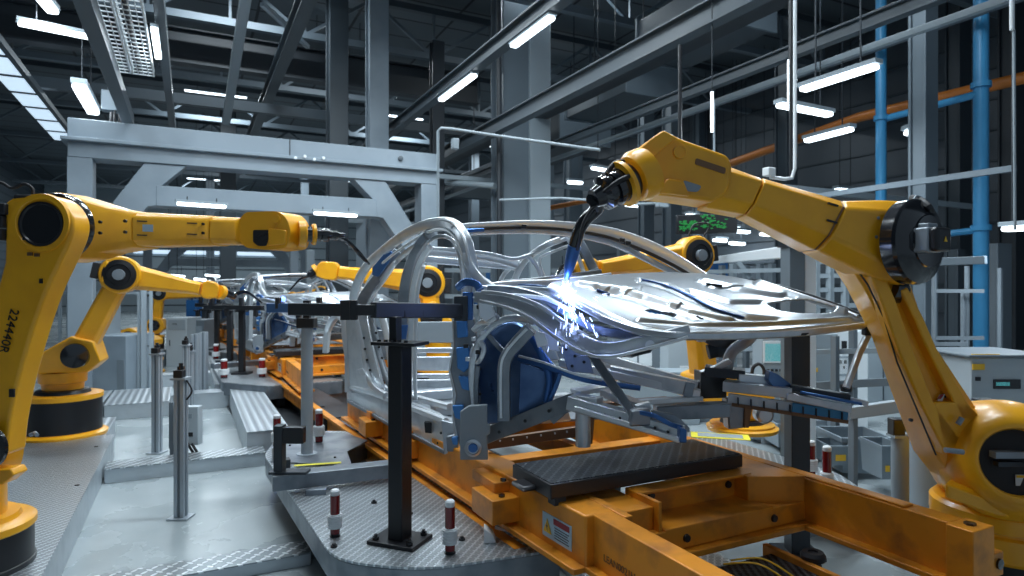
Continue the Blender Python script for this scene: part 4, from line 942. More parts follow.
# ======== big robot at the left edge
r1 = thing('welding_robot', V((P(-36, 288, 4.1).x, P(-36, 288, 4.1).y, 0.30)), 'large yellow robot at the left edge, arm reaching over the aisle', 'robot')
b1 = V((r1.location.x, r1.location.y, 0))
disc(b1, UP, [(0.375, 0.30), (0.375, 0.33), (0.365, 0.335), (0.365, 0.56)]).build('base_drum', 'black_paint', r1)
disc(b1, UP, [(0.37, 0.54), (0.38, 0.55), (0.38, 0.59), (0.36, 0.605), (0.30, 0.61), (0.29, 0.64), (0.0, 0.645)]).build('drum_cover', RY, r1)
disc(b1, UP, [(0.22, 0.64), (0.22, 0.86)], 30).build('turret', RY, r1)
disc(P(-14, 446, 4.28), -FW, [(0.1, -0.02), (0.25, 0.0), (0.285, 0.04), (0.285, 0.36), (0.26, 0.40), (0.16, 0.41), (0.15, 0.38), (0, 0.38)], 40).build('shoulder_housing', RY, r1)
disc(P(-15, 448, 3.86), -FW, [(0.135, -0.01), (0.13, 0.01), (0, 0.012)], 30).build('shoulder_cap', 'black_gloss', r1)
MB().prism(rounded(pxpoly([(-60, 474), (10, 469), (14, 475), (2, 485), (-60, 487)], 3.95), 0.01), FW*0.12).build('turret_lip', RY, r1, bevel=0.01)
MB().tube([P(30, 435, 3.95), P(35, 433, 3.95), P(37, 435, 3.9)], 0.012, 8).build('valve', 'motor_grey', r1)
lw = catmull([V((u, v, 0)) for (u, v) in [(4, 203), (16, 196), (32, 194), (48, 195), (62, 202), (71, 215), (73, 228), (69, 243), (60, 262), (49, 285), (40, 308), (28, 345), (17, 385), (9, 425), (6, 455)]], 3)
poly = [P(q.x, q.y, 3.95) for q in lw]+pxpoly([(-55, 470), (-52, 430), (-28, 360), (-6, 300), (4, 262), (5, 230)], 3.95)
MB().prism(poly, FW*0.17).build('lower_arm', RY, r1, bevel=0.02, seg=3)
disc(P(41, 224, 3.945), -FW, [(0.140, -0.02), (0.138, 0.006), (0.125, 0.008), (0.118, -0.002), (0, -0.004)], 40).build('elbow_bore', 'black_paint', r1)
disc(P(41, 223, 3.95), -FW, [(0.185, -0.02), (0.18, 0.012), (0.15, 0.014), (0.14, 0.0)], 44).build('elbow_rim', RY, r1)
disc(P(52, 226, 4.12), FW, [(0.212, 0.0), (0.218, 0.02), (0.218, 0.09), (0.21, 0.10)], 48).build('elbow_ring', 'black_gloss', r1)
bolts(r1, [(24, 239), (52, 245), (18, 236), (60, 240)], 3.945, 0.009)
for (u, v) in ((30, 254), (37, 255)): MB().cbox(P(u, v, 3.945), 0.03, 0.01, 0.02, (RT, FW, UP)).build('stamp', 'copper_brown', r1)
MB().cbox(P(41, 281, 3.945), 0.018, 0.01, 0.03, (RT, FW, UP)).build('slot', 'black_paint', r1)
MB().cbox(P(12, 393, 3.945), 0.03, 0.012, 0.05, (RT, FW, UP)).build('slot', 'black_paint', r1)
tx = text('serial_number', '224440R', P(11, 308, 3.942), -UP*0.965-RT*0.26, RT*0.965-UP*0.26, 0.078, 'black_paint', r1, 0.002)
MB().cbox(P(28, 198, 4.0)+UP*0.0, 0.11, 0.10, 0.03, (RT, FW, UP)).build('cable_gland', 'black_rubber', r1, bevel=0.01)
for (u, v, s_) in ((5, 210, 0.09), (2, 222, 0.10), (4, 235, 0.06)): MB().cbox(P(u, v, 3.98), s_, 0.12, 0.07, (RT, FW, UP)).build('plug', 'black_rubber', r1, bevel=0.008)
MB().tube([P(-12, 181, 4.0), P(2, 183, 4.0), P(12, 188, 4.0), P(24, 184, 4.0), P(32, 188, 4.0), P(33, 195, 4.0)], 0.010, 7, smooth=5).build('cable', 'black_rubber', r1)
# forearm: goes away from the camera towards the car
def D1(u): return 4.22+(u-66)/(300-66)*0.95
arm([(44, 190, 44, 262, 4.16, 0.34), (68, 197, 70, 258, D1(68), 0.34), (99, 206, 94, 251.5, D1(99), 0.32), (130, 211, 130, 246.5, D1(130), 0.30)], FW*0.93+RT*0.37).build('forearm_root', RY, r1, bevel=0.012)
arm([(131, 211, 131, 246, D1(131), 0.30), (208, 215, 207, 244.5, D1(208), 0.28)], FW*0.93+RT*0.37).build('forearm', RY, r1, bevel=0.012)
arm([(209, 215.5, 208, 244, D1(209), 0.27), (235, 217, 235, 243.5, D1(235), 0.26)], FW*0.93+RT*0.37).build('forearm_sleeve', RY, r1, bevel=0.012)
disc(P(235, 230, D1(235)+0.13), RT*0.93-FW*-0.37, [(0.10, 0), (0.10, 0.05)], 24).build('forearm_joint', 'motor_grey', r1)
MB().cbox(P(145, 228, D1(145)-0.004), 0.10, 0.006, 0.05, ((RT*0.93+FW*0.37), (FW*0.93-RT*0.37), UP)).build('name_plate', 'label_blue', r1)
bolts(r1, [(92, 222), (100, 222), (92, 233), (100, 233), (125, 221), (125, 232)], D1(92)-0.0, 0.011)
bolts(r1, [(203, 224), (203, 233)], D1(203)-0.01, 0.010)
for (u, v) in ((142, 221), (142, 235), (192, 223), (192, 234)): MB().beam(P(u-5, v, D1(u-5)-0.002), P(u+5, v+0.4, D1(u+5)-0.002), 0.01, 0.008).build('slot', 'black_paint', r1)
wp = rounded(pxpoly([(238, 220), (246, 212), (278, 211), (287, 218), (291, 232), (286, 248), (266, 250), (246, 248), (239, 240)], 4.95), [0.03, 0.03, 0.04, 0.05, 0.03, 0.04, 0.02, 0.03, 0.02])
WH = MB().prism(wp, (FW*0.93-RT*-0.37)*0.24).build('wrist_housing', RY, r1, bevel=0.022, seg=3)
disc(P(276, 219, 4.945), -FW, [(0.034, -0.01), (0.032, 0.008), (0.022, 0.008), (0, 0.006)], 20).build('boss', RY, WH)
MB().prism(rounded(pxpoly([(253, 230), (270, 230), (270, 233), (266, 246), (258, 246), (253, 242)], 4.943), 0.015), FW*0.01).build('cable_port', 'black_paint', WH)
MB().prism(rounded(pxpoly([(268, 228), (286, 230), (285, 244), (268, 246)], 4.93), 0.015), FW*0.03).build('side_cover', RY, WH, bevel=0.008)
a_ = (RT*0.9+FW*0.43).normalized(); c_ = P(301, 234, 5.06)
disc(c_, a_, [(0.10, -0.02), (0.105, 0.03), (0.09, 0.04)], 28).build('wrist_ring', RY, r1)
disc(c_+a_*0.04, a_, [(0.06, 0), (0.065, 0.04)], 24).build('wrist_axis', 'black_gloss', r1)
disc(c_+a_*0.08, a_, [(0.075, 0), (0.085, 0.01), (0.085, 0.03), (0.07, 0.035)], 28).build('tool_flange', RY, r1)
disc(c_+a_*0.12, a_, [(0.05, 0), (0.055, 0.03), (0.045, 0.04), (0.055, 0.06), (0.05, 0.10), (0.04, 0.12), (0.045, 0.15), (0.03, 0.17), (0.02, 0.22)], 22).build('torch_mount', 'black_gloss', r1)
MB().tube([P(322, 235, 5.2), P(335, 237, 5.25), P(346, 241, 5.35), P(356, 250, 5.45), P(364, 259, 5.5), P(369, 264, 5.55)], [0.026, 0.022, 0.02, 0.02, 0.018, 0.010], 10, smooth=5).build('torch_neck', 'black_gloss', r1)
MB().tube([P(306, 228, 5.1), P(314, 231, 5.1), P(324, 232, 5.15), P(336, 236, 5.2)], 0.010, 7, smooth=4).build('cable', 'black_rubber', r1)

# ======== generic smaller robots
def robot(base, z0, z1, rad, sh, el, wr, tip, s_, label, disc_side=-1, drum='black_paint', wl=0.28, lean=None):
    """base (x,y), drum from z0 to z1; joints as 3D points; s_ arm thickness at the elbow"""
    r = thing('welding_robot', V((base.x, base.y, z0)), label, 'robot')
    b = V((base.x, base.y, 0))
    disc(b, UP, [(rad*1.12, z0), (rad*1.14, z0+0.04), (rad, z0+0.06), (rad, z0+0.07)]).build('drum_foot', RY, r)
    disc(b, UP, [(rad*0.99, z0+0.05), (rad*0.99, z1-0.05)]).build('base_drum', drum, r)
    disc(b, UP, [(rad, z1-0.06), (rad*1.02, z1-0.05), (rad*1.02, z1), (rad*0.9, z1+0.01), (0, z1+0.012)]).build('drum_cover', RY, r)
    disc(b, UP, [(rad*0.72, z1), (rad*0.66, z1+0.05), (rad*0.5, z1+0.06)]).build('turret_seal', 'black_paint', r)
    zt_ = sh.z-s_*0.55
    disc(b, UP, [(rad*0.52, z1+0.05), (rad*0.54, (z1+zt_)/2), (rad*0.60, (z1+zt_)/2+0.01), (rad*0.62, zt_)]).build('turret', RY, r)
    pl = (el-sh); pd = V((wr.x-sh.x, wr.y-sh.y, 0)).normalized(); N = UP.cross(pd)
    if N.dot(FW) < 0: N = -N
    # shoulder bracket
    bs = V((b.x, b.y, zt_)); q = MB()
    hp = [bs-pd*rad*0.75, bs+pd*rad*0.75+UP*0, sh+pd*s_*0.62-UP*s_*0.2, sh+pd*s_*0.45+UP*s_*0.4, sh+UP*s_*0.55-pd*s_*0.1, bs-pd*rad*0.8+UP*s_*0.35]
    q.prism([p-N*s_*0.55 for p in hp], N*s_*1.1).build('shoulder_bracket', RY, r, bevel=0.02)
    disc(sh-N*s_*0.5, -N, [(s_*0.36, -0.02), (s_*0.34, 0.04), (s_*0.2, 0.05), (0, 0.06)], 28).build('shoulder_disc', 'black_gloss', r)
    def link(a, c, wa_, wc_, dep, name):
        d = (c-a).normalized(); t_ = N.cross(d).normalized()
        if t_.z < 0 or (abs(t_.z) < 0.1): t_ = -t_
        rs = []
        for k, w_ in ((0, wa_), (0.12, wa_), (0.3, wa_*0.75+wc_*0.25), (0.9, wc_), (1.0, wc_)):
            p = a.lerp(c, k); rs.append(ring(p+t_*w_/2-N*dep/2, p-t_*w_/2-N*dep/2, N, dep))
        MB().loft(rs).build(name, RY, r, bevel=0.01)
    link(sh, el, s_*0.62, s_*0.55, s_*0.7, 'lower_arm')
    eo = el+N*s_*0.0
    d2 = (wr-el).normalized()
    link(el-d2*s_*0.4, el.lerp(wr, 0.80), s_*0.82, s_*0.40, s_*0.7, 'forearm')
    disc(el-N*s_*0.34, -N, [(s_*0.52, -s_*0.5), (s_*0.54, -0.02), (s_*0.50, 0.01), (s_*0.44, 0.015)], 36).build('elbow_housing', RY, r)
    disc(el-N*s_*0.34, -N, [(s_*0.43, 0.0), (s_*0.43, 0.025), (s_*0.30, 0.045), (s_*0.28, 0.03), (0, 0.03)], 36).build('elbow_drum', 'black_paint', r)
    disc(el-N*s_*0.34, -N, [(s_*0.16, 0.03), (s_*0.15, 0.08), (0, 0.085)], 20).build('motor_body', 'motor_grey', r)
    # wrist
    t_ = N.cross(d2).normalized(); t_ = t_ if t_.z > 0 else -t_
    a = el.lerp(wr, 0.81); c = wr; w_ = s_*0.24
    MB().prism([x-N*s_*0.24 for x in (a+t_*w_*0.8, a+d2*w_*0.5+t_*w_*1.25, c-d2*w_*0.5+t_*w_*1.15, c+t_*w_*0.6, c-t_*w_*0.8, c-d2*w_-t_*w_*1.1, a+d2*w_*0.4-t_*w_*1.1, a-t_*w_*0.7)], N*s_*0.48).build('wrist_housing', RY, r, bevel=0.02)
    d3 = (tip-wr).normalized()
    disc(wr, d3, [(w_*0.9, -0.02), (w_*0.95, 0.05), (w_*0.6, 0.06)], 22).build('tool_flange', RY, r)
    ll = (tip-wr).length
    disc(wr, d3, [(w_*0.5, 0.05), (w_*0.6, 0.07), (w_*0.6, ll*0.3), (w_*0.3, ll*0.36)], 16).build('torch_mount', 'black_gloss', r)
    md = wr.lerp(tip, 0.6)+UP*ll*0.10
    MB().tube([wr.lerp(tip, 0.3), md, tip], [0.03, 0.025, 0.012], 8, smooth=5).build('torch_neck', 'black_gloss', r)
    MB().tube([el+UP*s_*0.4-d2*s_*0.3, el+UP*s_*0.8-d2*s_*0.6, el+UP*s_*0.85-d2*s_*0.1, el+UP*s_*0.5+d2*s_*0.1], 0.012, 6, smooth=5).build('cable', 'black_rubber', r)
    MB().cbox(el-d2*s_*0.62, s_*0.2, s_*0.4, s_*0.45, (d2, N, t_)).build('cable_gland', 'black_rubber', r, bevel=0.01)
    return r
g = P(63, 288, 7.9)
robot(V((g.x, g.y, 0)), 0.285, 0.80, 0.42, P(80, 354, 7.75), P(122, 275, 7.75), P(219, 292, 8.3), P(262, 303, 9.2), 0.42, 'yellow robot on black drum base, second on the left, behind the front left robot')
g = P(150, 288, 21)
robot(V((g.x, g.y, 0)), 0.0, 0.55, 0.42, P(156, 325, 21), P(160, 293.5, 21), P(214, 295, 21.5), P(226, 301, 22), 0.5, 'small far yellow robot, third on the left side')
g = P(148, 288, 16)
robot(V((g.x, g.y, 0)), 0.0, 0.35, 0.34, P(133, 336, 16), P(118, 345, 16), P(104, 338, 16), P(95, 340, 16), 0.40, 'crouching far yellow robot partly hidden behind the fence posts')
g = P(438, 288, 12.5)
robot(V((g.x, g.y, 0)), 0.0, 0.55, 0.42, P(432, 318, 12.5), P(428, 283, 12.5), P(318, 270, 12.3), P(289, 291, 12.2), 0.62, 'yellow robot behind the rear door opening, reaching over the second car')
g = P(335, 288, 20)
robot(V((g.x, g.y, 0)), 0.0, 0.55, 0.42, P(336, 318, 20), P(322, 293, 20), P(289, 296, 20), P(283, 300, 20), 0.42, 'small far yellow robot, right of the line behind the second car')
g = P(742, 288, 7.6)
robot(V((g.x, g.y, 0)), 0.42, 0.50, 0.36, P(705, 388, 7.6), P(691, 256, 7.4), P(572, 272, 7.0), P(556, 276, 6.2), 0.42, 'yellow robot on the far side of the car, its forearm seen through the windscreen frame', drum=RY)
# forearm joint of the far hidden robot glowing beside the torch
# ------------------------------------------------------------ car body in white
def DS(u):
    t = (u-512)/FPX; a = FW+RT*t
    if u <= 468: return 2.363/(a.x+0.0957*a.y)
    return 4.193/(a.x+0.491*a.y)
CAR = thing('car_body', V((2.75, 5.0, 0.78)), 'bare silver steel car body shell being welded on the nearest carrier', 'car')
ST = 'steel'; SB = 'steel_bright'; SD = 'steel_dull'
def S(name, pts, w_, h_, m=ST, off=0.0, ws=None, sm=6, n=10, sq=0.6, ref=None, parent=None):
    """pts: (u, v) on the near side, or (u, v, D)"""
    pp = [P(p[0], p[1], (p[2] if len(p) > 2 else DS(p[0]))+off) for p in pts]
    return MB().sweep(pp, w_, h_, ref=ref, n=n, sq=sq, smooth=sm, ws=ws).build(name, m, parent or CAR, sharp=40)
def Bx(name, a, b, w_, h_, m=ST, parent=None, bev=0.005):
    return MB().beam(P(*a), P(*b), w_, h_).build(name, m, parent or CAR, bevel=bev)
def Sheet(name, pts, D, th=0.03, m=ST, bev=0.006, parent=None, rr=0):
    pp = [P(p[0], p[1], p[2] if len(p) > 2 else D) for p in pts]
    if rr: pp = rounded(pp, rr, 4)
    return MB().prism(pp, FW*th).build(name, m, parent or CAR, bevel=bev)
def holes(parent, pts, D, r_=0.012, m='black_paint', off=-0.006):
    for p in pts:
        MB().lathe(P(p[0], p[1], (p[2] if len(p) > 2 else D)+off), -FW, [(r_, -0.01), (r_, 0.003), (0, 0.0035)], n=10).build('hole', m, parent)

# door frame arches, near side
arch = [(352, 312), (356, 288), (366, 268), (384, 251), (404, 236), (424, 226), (442, 222.5), (456, 227), (465, 240), (470, 258), (473, 276), (474, 292)]
ao = S('side_frame', arch, 0.098, 0.055, ST, 0.0, [1.1, 1, .9, .85, .85, .9, .95, 1.05, 1.1, 1.05, 1.1, 1.2], n=12, sq=0.35)
S('outer_bead', [(u-1.5, v-3) if u > 470 else (u-2, v-3.5) for u, v in arch], 0.028, 0.03, SB, -0.04, sm=6, n=8)
S('inner_bead', [(359, 312), (364, 290), (374, 272), (390, 257), (408, 244), (426, 233), (442, 229.5), (452, 234), (459, 246), (463, 262), (466, 280), (467, 292)], 0.024, 0.03, 'white_paint', -0.045, n=8)
S('door_seal_flange', [(370, 305), (377, 288), (389, 270), (402, 256), (414, 247), (427, 240)], 0.05, 0.03, SB, 0.02)
S('inner_arch', [(426, 243), (438, 236.5), (449, 238), (457, 247), (461, 262), (463.5, 285), (464, 296)], 0.035, 0.04, SB, 0.06)
# B pillar: three folded strips
S('pillar', [(402, 404), (401, 370), (402, 340), (404, 300), (407, 278), (413, 258), (421, 244), (430, 234)], 0.10, 0.09, SD, 0.0, [1.5, 1.3, 1.2, 1.1, 1.0, .9, .9, .9], sq=0.4)
S('pillar_strip', [(409, 404), (410, 370), (411, 340), (412, 300), (415, 280), (421, 261), (430, 247)], 0.055, 0.05, SB, -0.03)
S('pillar_strip', [(416, 400), (415, 365), (416, 330), (417, 300), (419, 284), (424, 266)], 0.03, 0.05, 'steel_bright', 0.0)
S('pillar_strip', [(399, 330), (400, 300), (403, 280), (408, 262), (417, 247)], 0.03, 0.04, 'black_paint', -0.03)
Sheet('pillar_reinforcement', [(397, 339), (406, 339), (408, 325), (399, 325)], 5.9, 0.02, 'steel_blue', 0.003)
Sheet('pillar_reinforcement', [(415, 242), (427, 229), (432, 232), (421, 245)], 5.55, 0.02, SD, 0.003)
# slanted C pillar brace with blue part
Sheet('pillar_brace', [(355, 303), (361, 291), (394, 248), (401, 253), (372, 293), (366, 306)], 6.55, 0.06, SD, 0.01)
Sheet('blue_brace', [(372, 268), (388, 249), (393, 253), (389, 262), (378, 277), (372, 275)], 6.45, 0.03, 'steel_blue', 0.006)
S('pillar_strip', [(366, 308), (372, 296), (384, 280), (396, 262)], 0.04, 0.04, SB, -0.05)
# lower rear side panel with holes
qp = Sheet('side_panel', [(345, 315, 7.3), (352, 303, 7.2), (365, 304, 6.95), (370, 335, 6.8), (377, 368, 6.6), (389, 404, 6.45), (368, 398, 6.9), (350, 390, 7.3), (347, 350, 7.3)], 7, 0.05, ST, 0.012)
S('pillar_flange', [(346, 312), (347, 335), (350, 360), (350, 392)], 0.12, 0.07, SB, -0.02)
S('pillar_flange', [(357, 312), (362, 340), (366, 365), (372, 385), (386, 396)], 0.07, 0.06, SB, -0.06)
S('pillar_flange', [(370, 306), (375, 335), (381, 360), (388, 380), (394, 392)], 0.06, 0.08, SD, -0.02)
S('pillar_flange', [(383, 318), (388, 340), (391, 362), (394, 378)], 0.07, 0.05, SB, 0.0)
holes(qp, [(364, 338, 6.92), (365, 349, 6.9), (367, 360, 6.86), (370, 370, 6.8), (376, 333, 6.6), (379, 347, 6.55), (382, 358, 6.5)], 6.8, 0.014)
Sheet('bracket', [(357, 370), (362, 368), (366, 375), (361, 376)], 6.75, 0.03, SB, 0.003)
# rear wheel arch, seen just behind
S('wheel_arch', [(326, 352), (328, 330), (335, 318), (342, 318), (347, 332), (349, 355), (351, 396)], 0.08, 0.12, SB, 0.25, sm=6)
# sill
b = MB(); b.loft([ring(P(a, b_, DS(a)), P(a, c, DS(a)), FW*0.94-RT*0.3, 0.26, 0.10, 0.12, 0.15) for (a, b_, c) in ((348, 384, 402), (370, 389, 414), (391, 397, 426), (420, 407, 440), (445, 417, 453))])
sill = b.build('sill', ST, CAR, bevel=0.006)
S('sill_flange', [(349, 386), (370, 392), (391, 400), (420, 411), (446, 421)], 0.05, 0.05, SB, -0.02, sm=4)
S('sill_flange', [(354, 378), (372, 383), (393, 391), (420, 399), (450, 407)], 0.06, 0.06, SB, 0.25, sm=4)
S('sill_lip', [(348, 401), (370, 413), (391, 425), (420, 439), (445, 452)], 0.04, 0.03, SD, -0.015, sm=4)
holes(sill, [(415, 408, DS(415)), (424, 412, DS(424)), (436, 417, DS(436)), (418, 438, DS(418)), (438, 443, DS(438)), (441, 433, DS(441))], 5.5, 0.011, off=-0.012)
Sheet('sill_block', [(424, 422), (433, 423), (436, 434), (425, 433)], DS(430)-0.03, 0.05, 'black_paint', 0.006)
Sheet('sill_end', [(441, 420), (456, 424), (457, 450), (444, 455)], DS(448)-0.03, 0.2, ST, 0.008)
Sheet('sill_end_block', [(446, 437), (458, 434), (459, 452), (447, 452)], DS(452)-0.06, 0.1, SD, 0.01)
# cabin floor, tunnel and far side panels seen through the doors
fp = []
for (a, b_) in ((352, 6.6), (460, 4.9)): fp.append(P(a, 288, b_)); 
cabin = MB()
c0_, c1_ = V((1.80, 7.1, 0.93)), V((2.05, 4.9, 0.93))
cabin.prism([c0_, c1_, V((3.55, 4.7, 0.93)), V((3.35, 7.2, 0.93))], (0, 0, 0.02)); cabin.build('floor_pan', SD, CAR)
MB().loft([[V((x0, y, 0.95)), V((x0+0.05, y, 1.10)), V((x0+0.25, y, 1.10)), V((x0+0.3, y, 0.95))] for (x0, y) in ((2.45, 7.1), (2.65, 4.7))]).build('tunnel', ST, CAR, bevel=0.02)
for y in (5.4, 6.2, 6.9): MB().box(1.95, 3.4, y, y+0.14, 0.95, 1.05).build('seat_crossmember', SB, CAR, bevel=0.012)
# rear bulkhead / parcel shelf
for (v0, v1, D, m, u0, u1) in ((322, 343, 7.8, 'light_grey', 412, 458), (348, 353, 7.3, SB, 412, 458), (357, 371, 7.5, ST, 414, 457), (374, 378, 7.1, SB, 412, 458), (380, 388, 6.9, ST, 412, 458)):
    Sheet('inner_panel', [(u0, v0), (u1, v0-0.5), (u1, v1), (u0, v1)], D, 0.05, m, 0.01)
for (v0, v1, D) in ((330, 360, 8.0), (368, 380, 7.6)):
    Sheet('inner_panel', [(366, v0), (398, v0), (398, v1), (366, v1)], D, 0.05, SD, 0.01)
# roof: header, side rails and rear frame
hd = [(452, 229, 5.15), (468, 227, 5.15), (500, 225, 5.3), (535, 224.5, 5.45), (570, 227, 5.6), (605, 232, 5.7), (632, 240, 5.7), (655, 250, 5.65), (680, 264, 5.6), (702, 278, 5.55), (710, 283, 5.5)]
S('windscreen_header', hd, 0.10, 0.085, SB, sm=6, n=12, ws=[.6, .6, .6, .7, .9, 1.0, 1.1, 1.2, 1.2, 1.1, 1], sq=0.5)
S('windscreen_header', [(470, 232, 5.2), (500, 231, 5.35), (535, 231, 5.5), (570, 234, 5.65), (605, 241, 5.7), (628, 250, 5.7), (650, 261, 5.62), (672, 272, 5.6), (690, 282, 5.55)], 0.055, 0.05, ST, sm=6)
S('header_channel', [(470, 229.5, 5.1), (500, 228.3, 5.25), (535, 228, 5.4), (570, 230.5, 5.55), (605, 236.5, 5.62), (632, 246, 5.6), (655, 256, 5.55), (678, 268, 5.5), (698, 280, 5.45)], 0.03, 0.04, 'black_paint', 0.0, sm=6)
S('blue_trim', [(466, 231, 5.1), (475, 230.3, 5.12), (484, 230, 5.15)], 0.03, 0.02, 'steel_blue', -0.02, sm=4)
for (u, v) in ((524, 226.5), (622, 240), (628, 243)): Bx('hinge_clip', (u-2.5, v, 5.3), (u+2.5, v+.6, 5.3), 0.04, 0.035, 'black_paint')
S('roof_rail', [(424, 251, 6.7), (455, 253, 6.75), (485, 257, 6.8), (505, 261, 6.8), (518, 265, 6.8)], 0.10, 0.06, SB, sm=6)
S('roof_rail', [(424, 259, 6.8), (455, 262, 6.85), (485, 264, 6.9), (518, 267, 6.9)], 0.08, 0.06, ST, sm=6)
S('roof_rail', [(420, 248, 6.6), (455, 250, 6.6), (490, 254, 6.6), (512, 259, 6.6), (530, 255, 6.6), (548, 246, 6.5), (566, 239, 6.5), (584, 234, 6.4)], 0.04, 0.04, ST, sm=6)
S('roof_pillar', [(512, 288, 6.9), (518, 272, 6.8), (528, 258, 6.7), (545, 246, 6.5), (560, 240, 6.5)], 0.07, 0.06, ST, sm=6)
S('roof_pillar', [(545, 286, 6.6), (540, 272, 6.6), (534, 262, 6.6), (527, 256, 6.6)], 0.05, 0.05, ST, sm=5)
S('window_frame', [(548, 286, 6.5), (541, 268, 6.5), (540, 258, 6.5), (552, 252, 6.5), (572, 245, 6.4), (585, 247, 6.3)], 0.03, 0.04, SB, sm=6)
S('roof_pillar', [(574, 234, 6.1), (584, 250, 6.1), (594, 270, 6.1), (604, 289, 6.0)], 0.09, 0.06, SD, sm=6)
S('roof_pillar', [(566, 236, 6.1), (576, 252, 6.1), (583, 270, 6.1), (588, 288, 6.0)], 0.04, 0.05, ST, sm=6)
S('roof_pillar', [(497, 290, 7), (503, 276, 7), (512, 266, 6.9)], 0.05, 0.05, ST, sm=5)
# A pillar foot
S('pillar_foot', [(463, 246), (468, 262), (477, 276), (488, 286), (498, 292)], 0.075, 0.07, SB, -0.01, sm=6)
S('pillar_foot', [(474, 270), (476, 280), (477, 294)], 0.05, 0.06, ST, 0.0, sm=5)
Sheet('pillar_gusset', [(472, 284), (490, 286), (498, 292), (478, 298), (470, 294)], 4.78, 0.12, ST, 0.01)

# hinge pillar with blue pieces
hp_ = Sheet('hinge_pillar', [(453, 320), (474, 318), (478, 345), (479, 400), (474, 445), (459, 446), (453, 415), (456, 395), (450, 370), (454, 345)], 4.95, 0.14, SD, 0.012)
S('pillar_edge', [(454, 320), (455, 345), (451, 370), (455, 392), (454, 415), (458, 442)], 0.035, 0.05, SB, -0.04)
S('pillar_edge', [(475, 368), (475, 390), (476, 408)], 0.03, 0.05, SB, -0.05)
for pts in ([(456, 321), (467, 320), (468, 337), (457, 338)], [(456, 348), (469, 346), (471, 366), (464, 373), (457, 368)], [(458, 376), (469, 377), (470, 391), (462, 389)], [(452, 406), (464, 405), (461, 420), (455, 418)], [(451, 438), (458, 437), (458, 445), (453, 445)]):
    Sheet('blue_gusset', pts, 4.90, 0.05, 'gusset_blue', 0.01, rr=0.012)
S('blue_gusset', [(459, 287), (466, 282), (476, 284), (480, 290)], 0.06, 0.06, 'steel_blue', -0.18, sm=5)
S('blue_gusset', [(460, 296), (460, 318)], 0.07, 0.05, 'steel_blue', -0.12, sm=3)
S('hinge_tube', [(474, 330), (481, 323), (490, 321), (497, 316)], 0.05, 0.05, SB, -0.12, sm=5)
S('hinge_tube', [(475, 345), (472, 355), (478, 362), (484, 350), (480, 340)], 0.04, 0.04, SB, -0.1, sm=5)
for (u, v) in ((466, 346), (468, 359), (474, 339), (478, 352), (483, 332), (484, 312), (479, 307)):
    Bx('hinge_clip', (u-2.5, v, 4.72), (u+2.5, v, 4.72), 0.04, 0.03, SB if (u+v) % 2 else 'black_paint')
jp = Sheet('jack_plate', [(460, 412), (469, 406), (487, 405), (487, 424), (490, 426), (490, 434), (487, 436), (488, 460), (460, 460)], 4.62, 0.05, 'grey_paint', 0.006)
disc(P(473, 448, 4.615), -FW, [(0.062, -0.01), (0.062, 0.012), (0.045, 0.018), (0.04, 0.008), (0, 0.006)], 26).build('round_mount', ST, jp)
disc(P(473, 448, 4.607), -FW, [(0.035, 0), (0.03, 0.012), (0.012, 0.012), (0, 0.01)], 20).build('round_mount_centre', 'steel_blue', jp)

# front wheel housing
wh = Sheet('wheel_housing', [(476, 425, 4.95), (474, 370, 4.95), (480, 346, 4.95), (490, 331, 4.9), (505, 322, 4.85), (521, 322, 4.8), (534, 338, 4.7), (560, 372, 4.55), (548, 406, 4.6), (533, 425, 4.7)], 4.9, 0.06, 'blue_panel', 0.02, rr=0.06)
S('wheel_arch', [(475, 408, 4.85), (472, 372, 4.85), (477, 347, 4.83), (488, 330, 4.8), (503, 320, 4.75), (520, 318, 4.7), (536, 322, 4.6)], 0.055, 0.07, SB, sm=6)
S('wheel_housing_rib', [(486, 333, 4.8), (497, 345, 4.8), (506, 354, 4.76)], 0.04, 0.03, SD, sm=4)
S('wheel_housing_rib', [(548, 404, 4.52), (556, 386, 4.5), (560, 373, 4.48)], 0.035, 0.03, 'steel_blue', sm=4)
S('side_flange', [(478, 420, 4.8), (476, 390, 4.8), (478, 366, 4.8)], 0.04, 0.04, SD, sm=4)
holes(wh, [(480, 369), (480, 394)], 4.88, 0.012)
S('wheel_housing_rib', [(526, 330, 4.68), (540, 352, 4.6), (549, 378, 4.56), (546, 402, 4.55)], 0.05, 0.03, 'steel_blue', sm=5)
Sheet('front_bulkhead', [(520, 362), (553, 374), (546, 404), (528, 420), (518, 418)], 4.62, 0.02, 'blue_panel', 0.006)
Sheet('bracket', [(478, 300), (492, 303), (496, 316), (486, 322), (479, 316)], 4.66, 0.04, SB, 0.006)
Sheet('bracket', [(532, 330), (545, 333), (549, 345), (538, 348)], 4.5, 0.03, SB, 0.004)
S('bent_brace', [(504, 420, 4.6), (504, 395, 4.6), (504, 370, 4.58), (507, 356, 4.56), (517, 343, 4.52), (531, 328, 4.48)], 0.095, 0.09, SD, sm=4, sq=0.35)
S('bent_brace_edge', [(501, 418, 4.54), (501, 370, 4.53), (505, 354, 4.5), (515, 341, 4.47), (527, 329, 4.43)], 0.02, 0.02, SB, sm=4)
S('blue_tube', [(519, 359, 4.65), (545, 366, 4.55), (575, 377, 4.5), (602, 383, 4.5), (640, 388, 4.5)], 0.04, 0.04, 'steel_blue', sm=5)
S('blue_tube_edge', [(519, 356, 4.62), (545, 363, 4.52), (575, 374, 4.47), (602, 380, 4.47)], 0.018, 0.02, SB, sm=5)
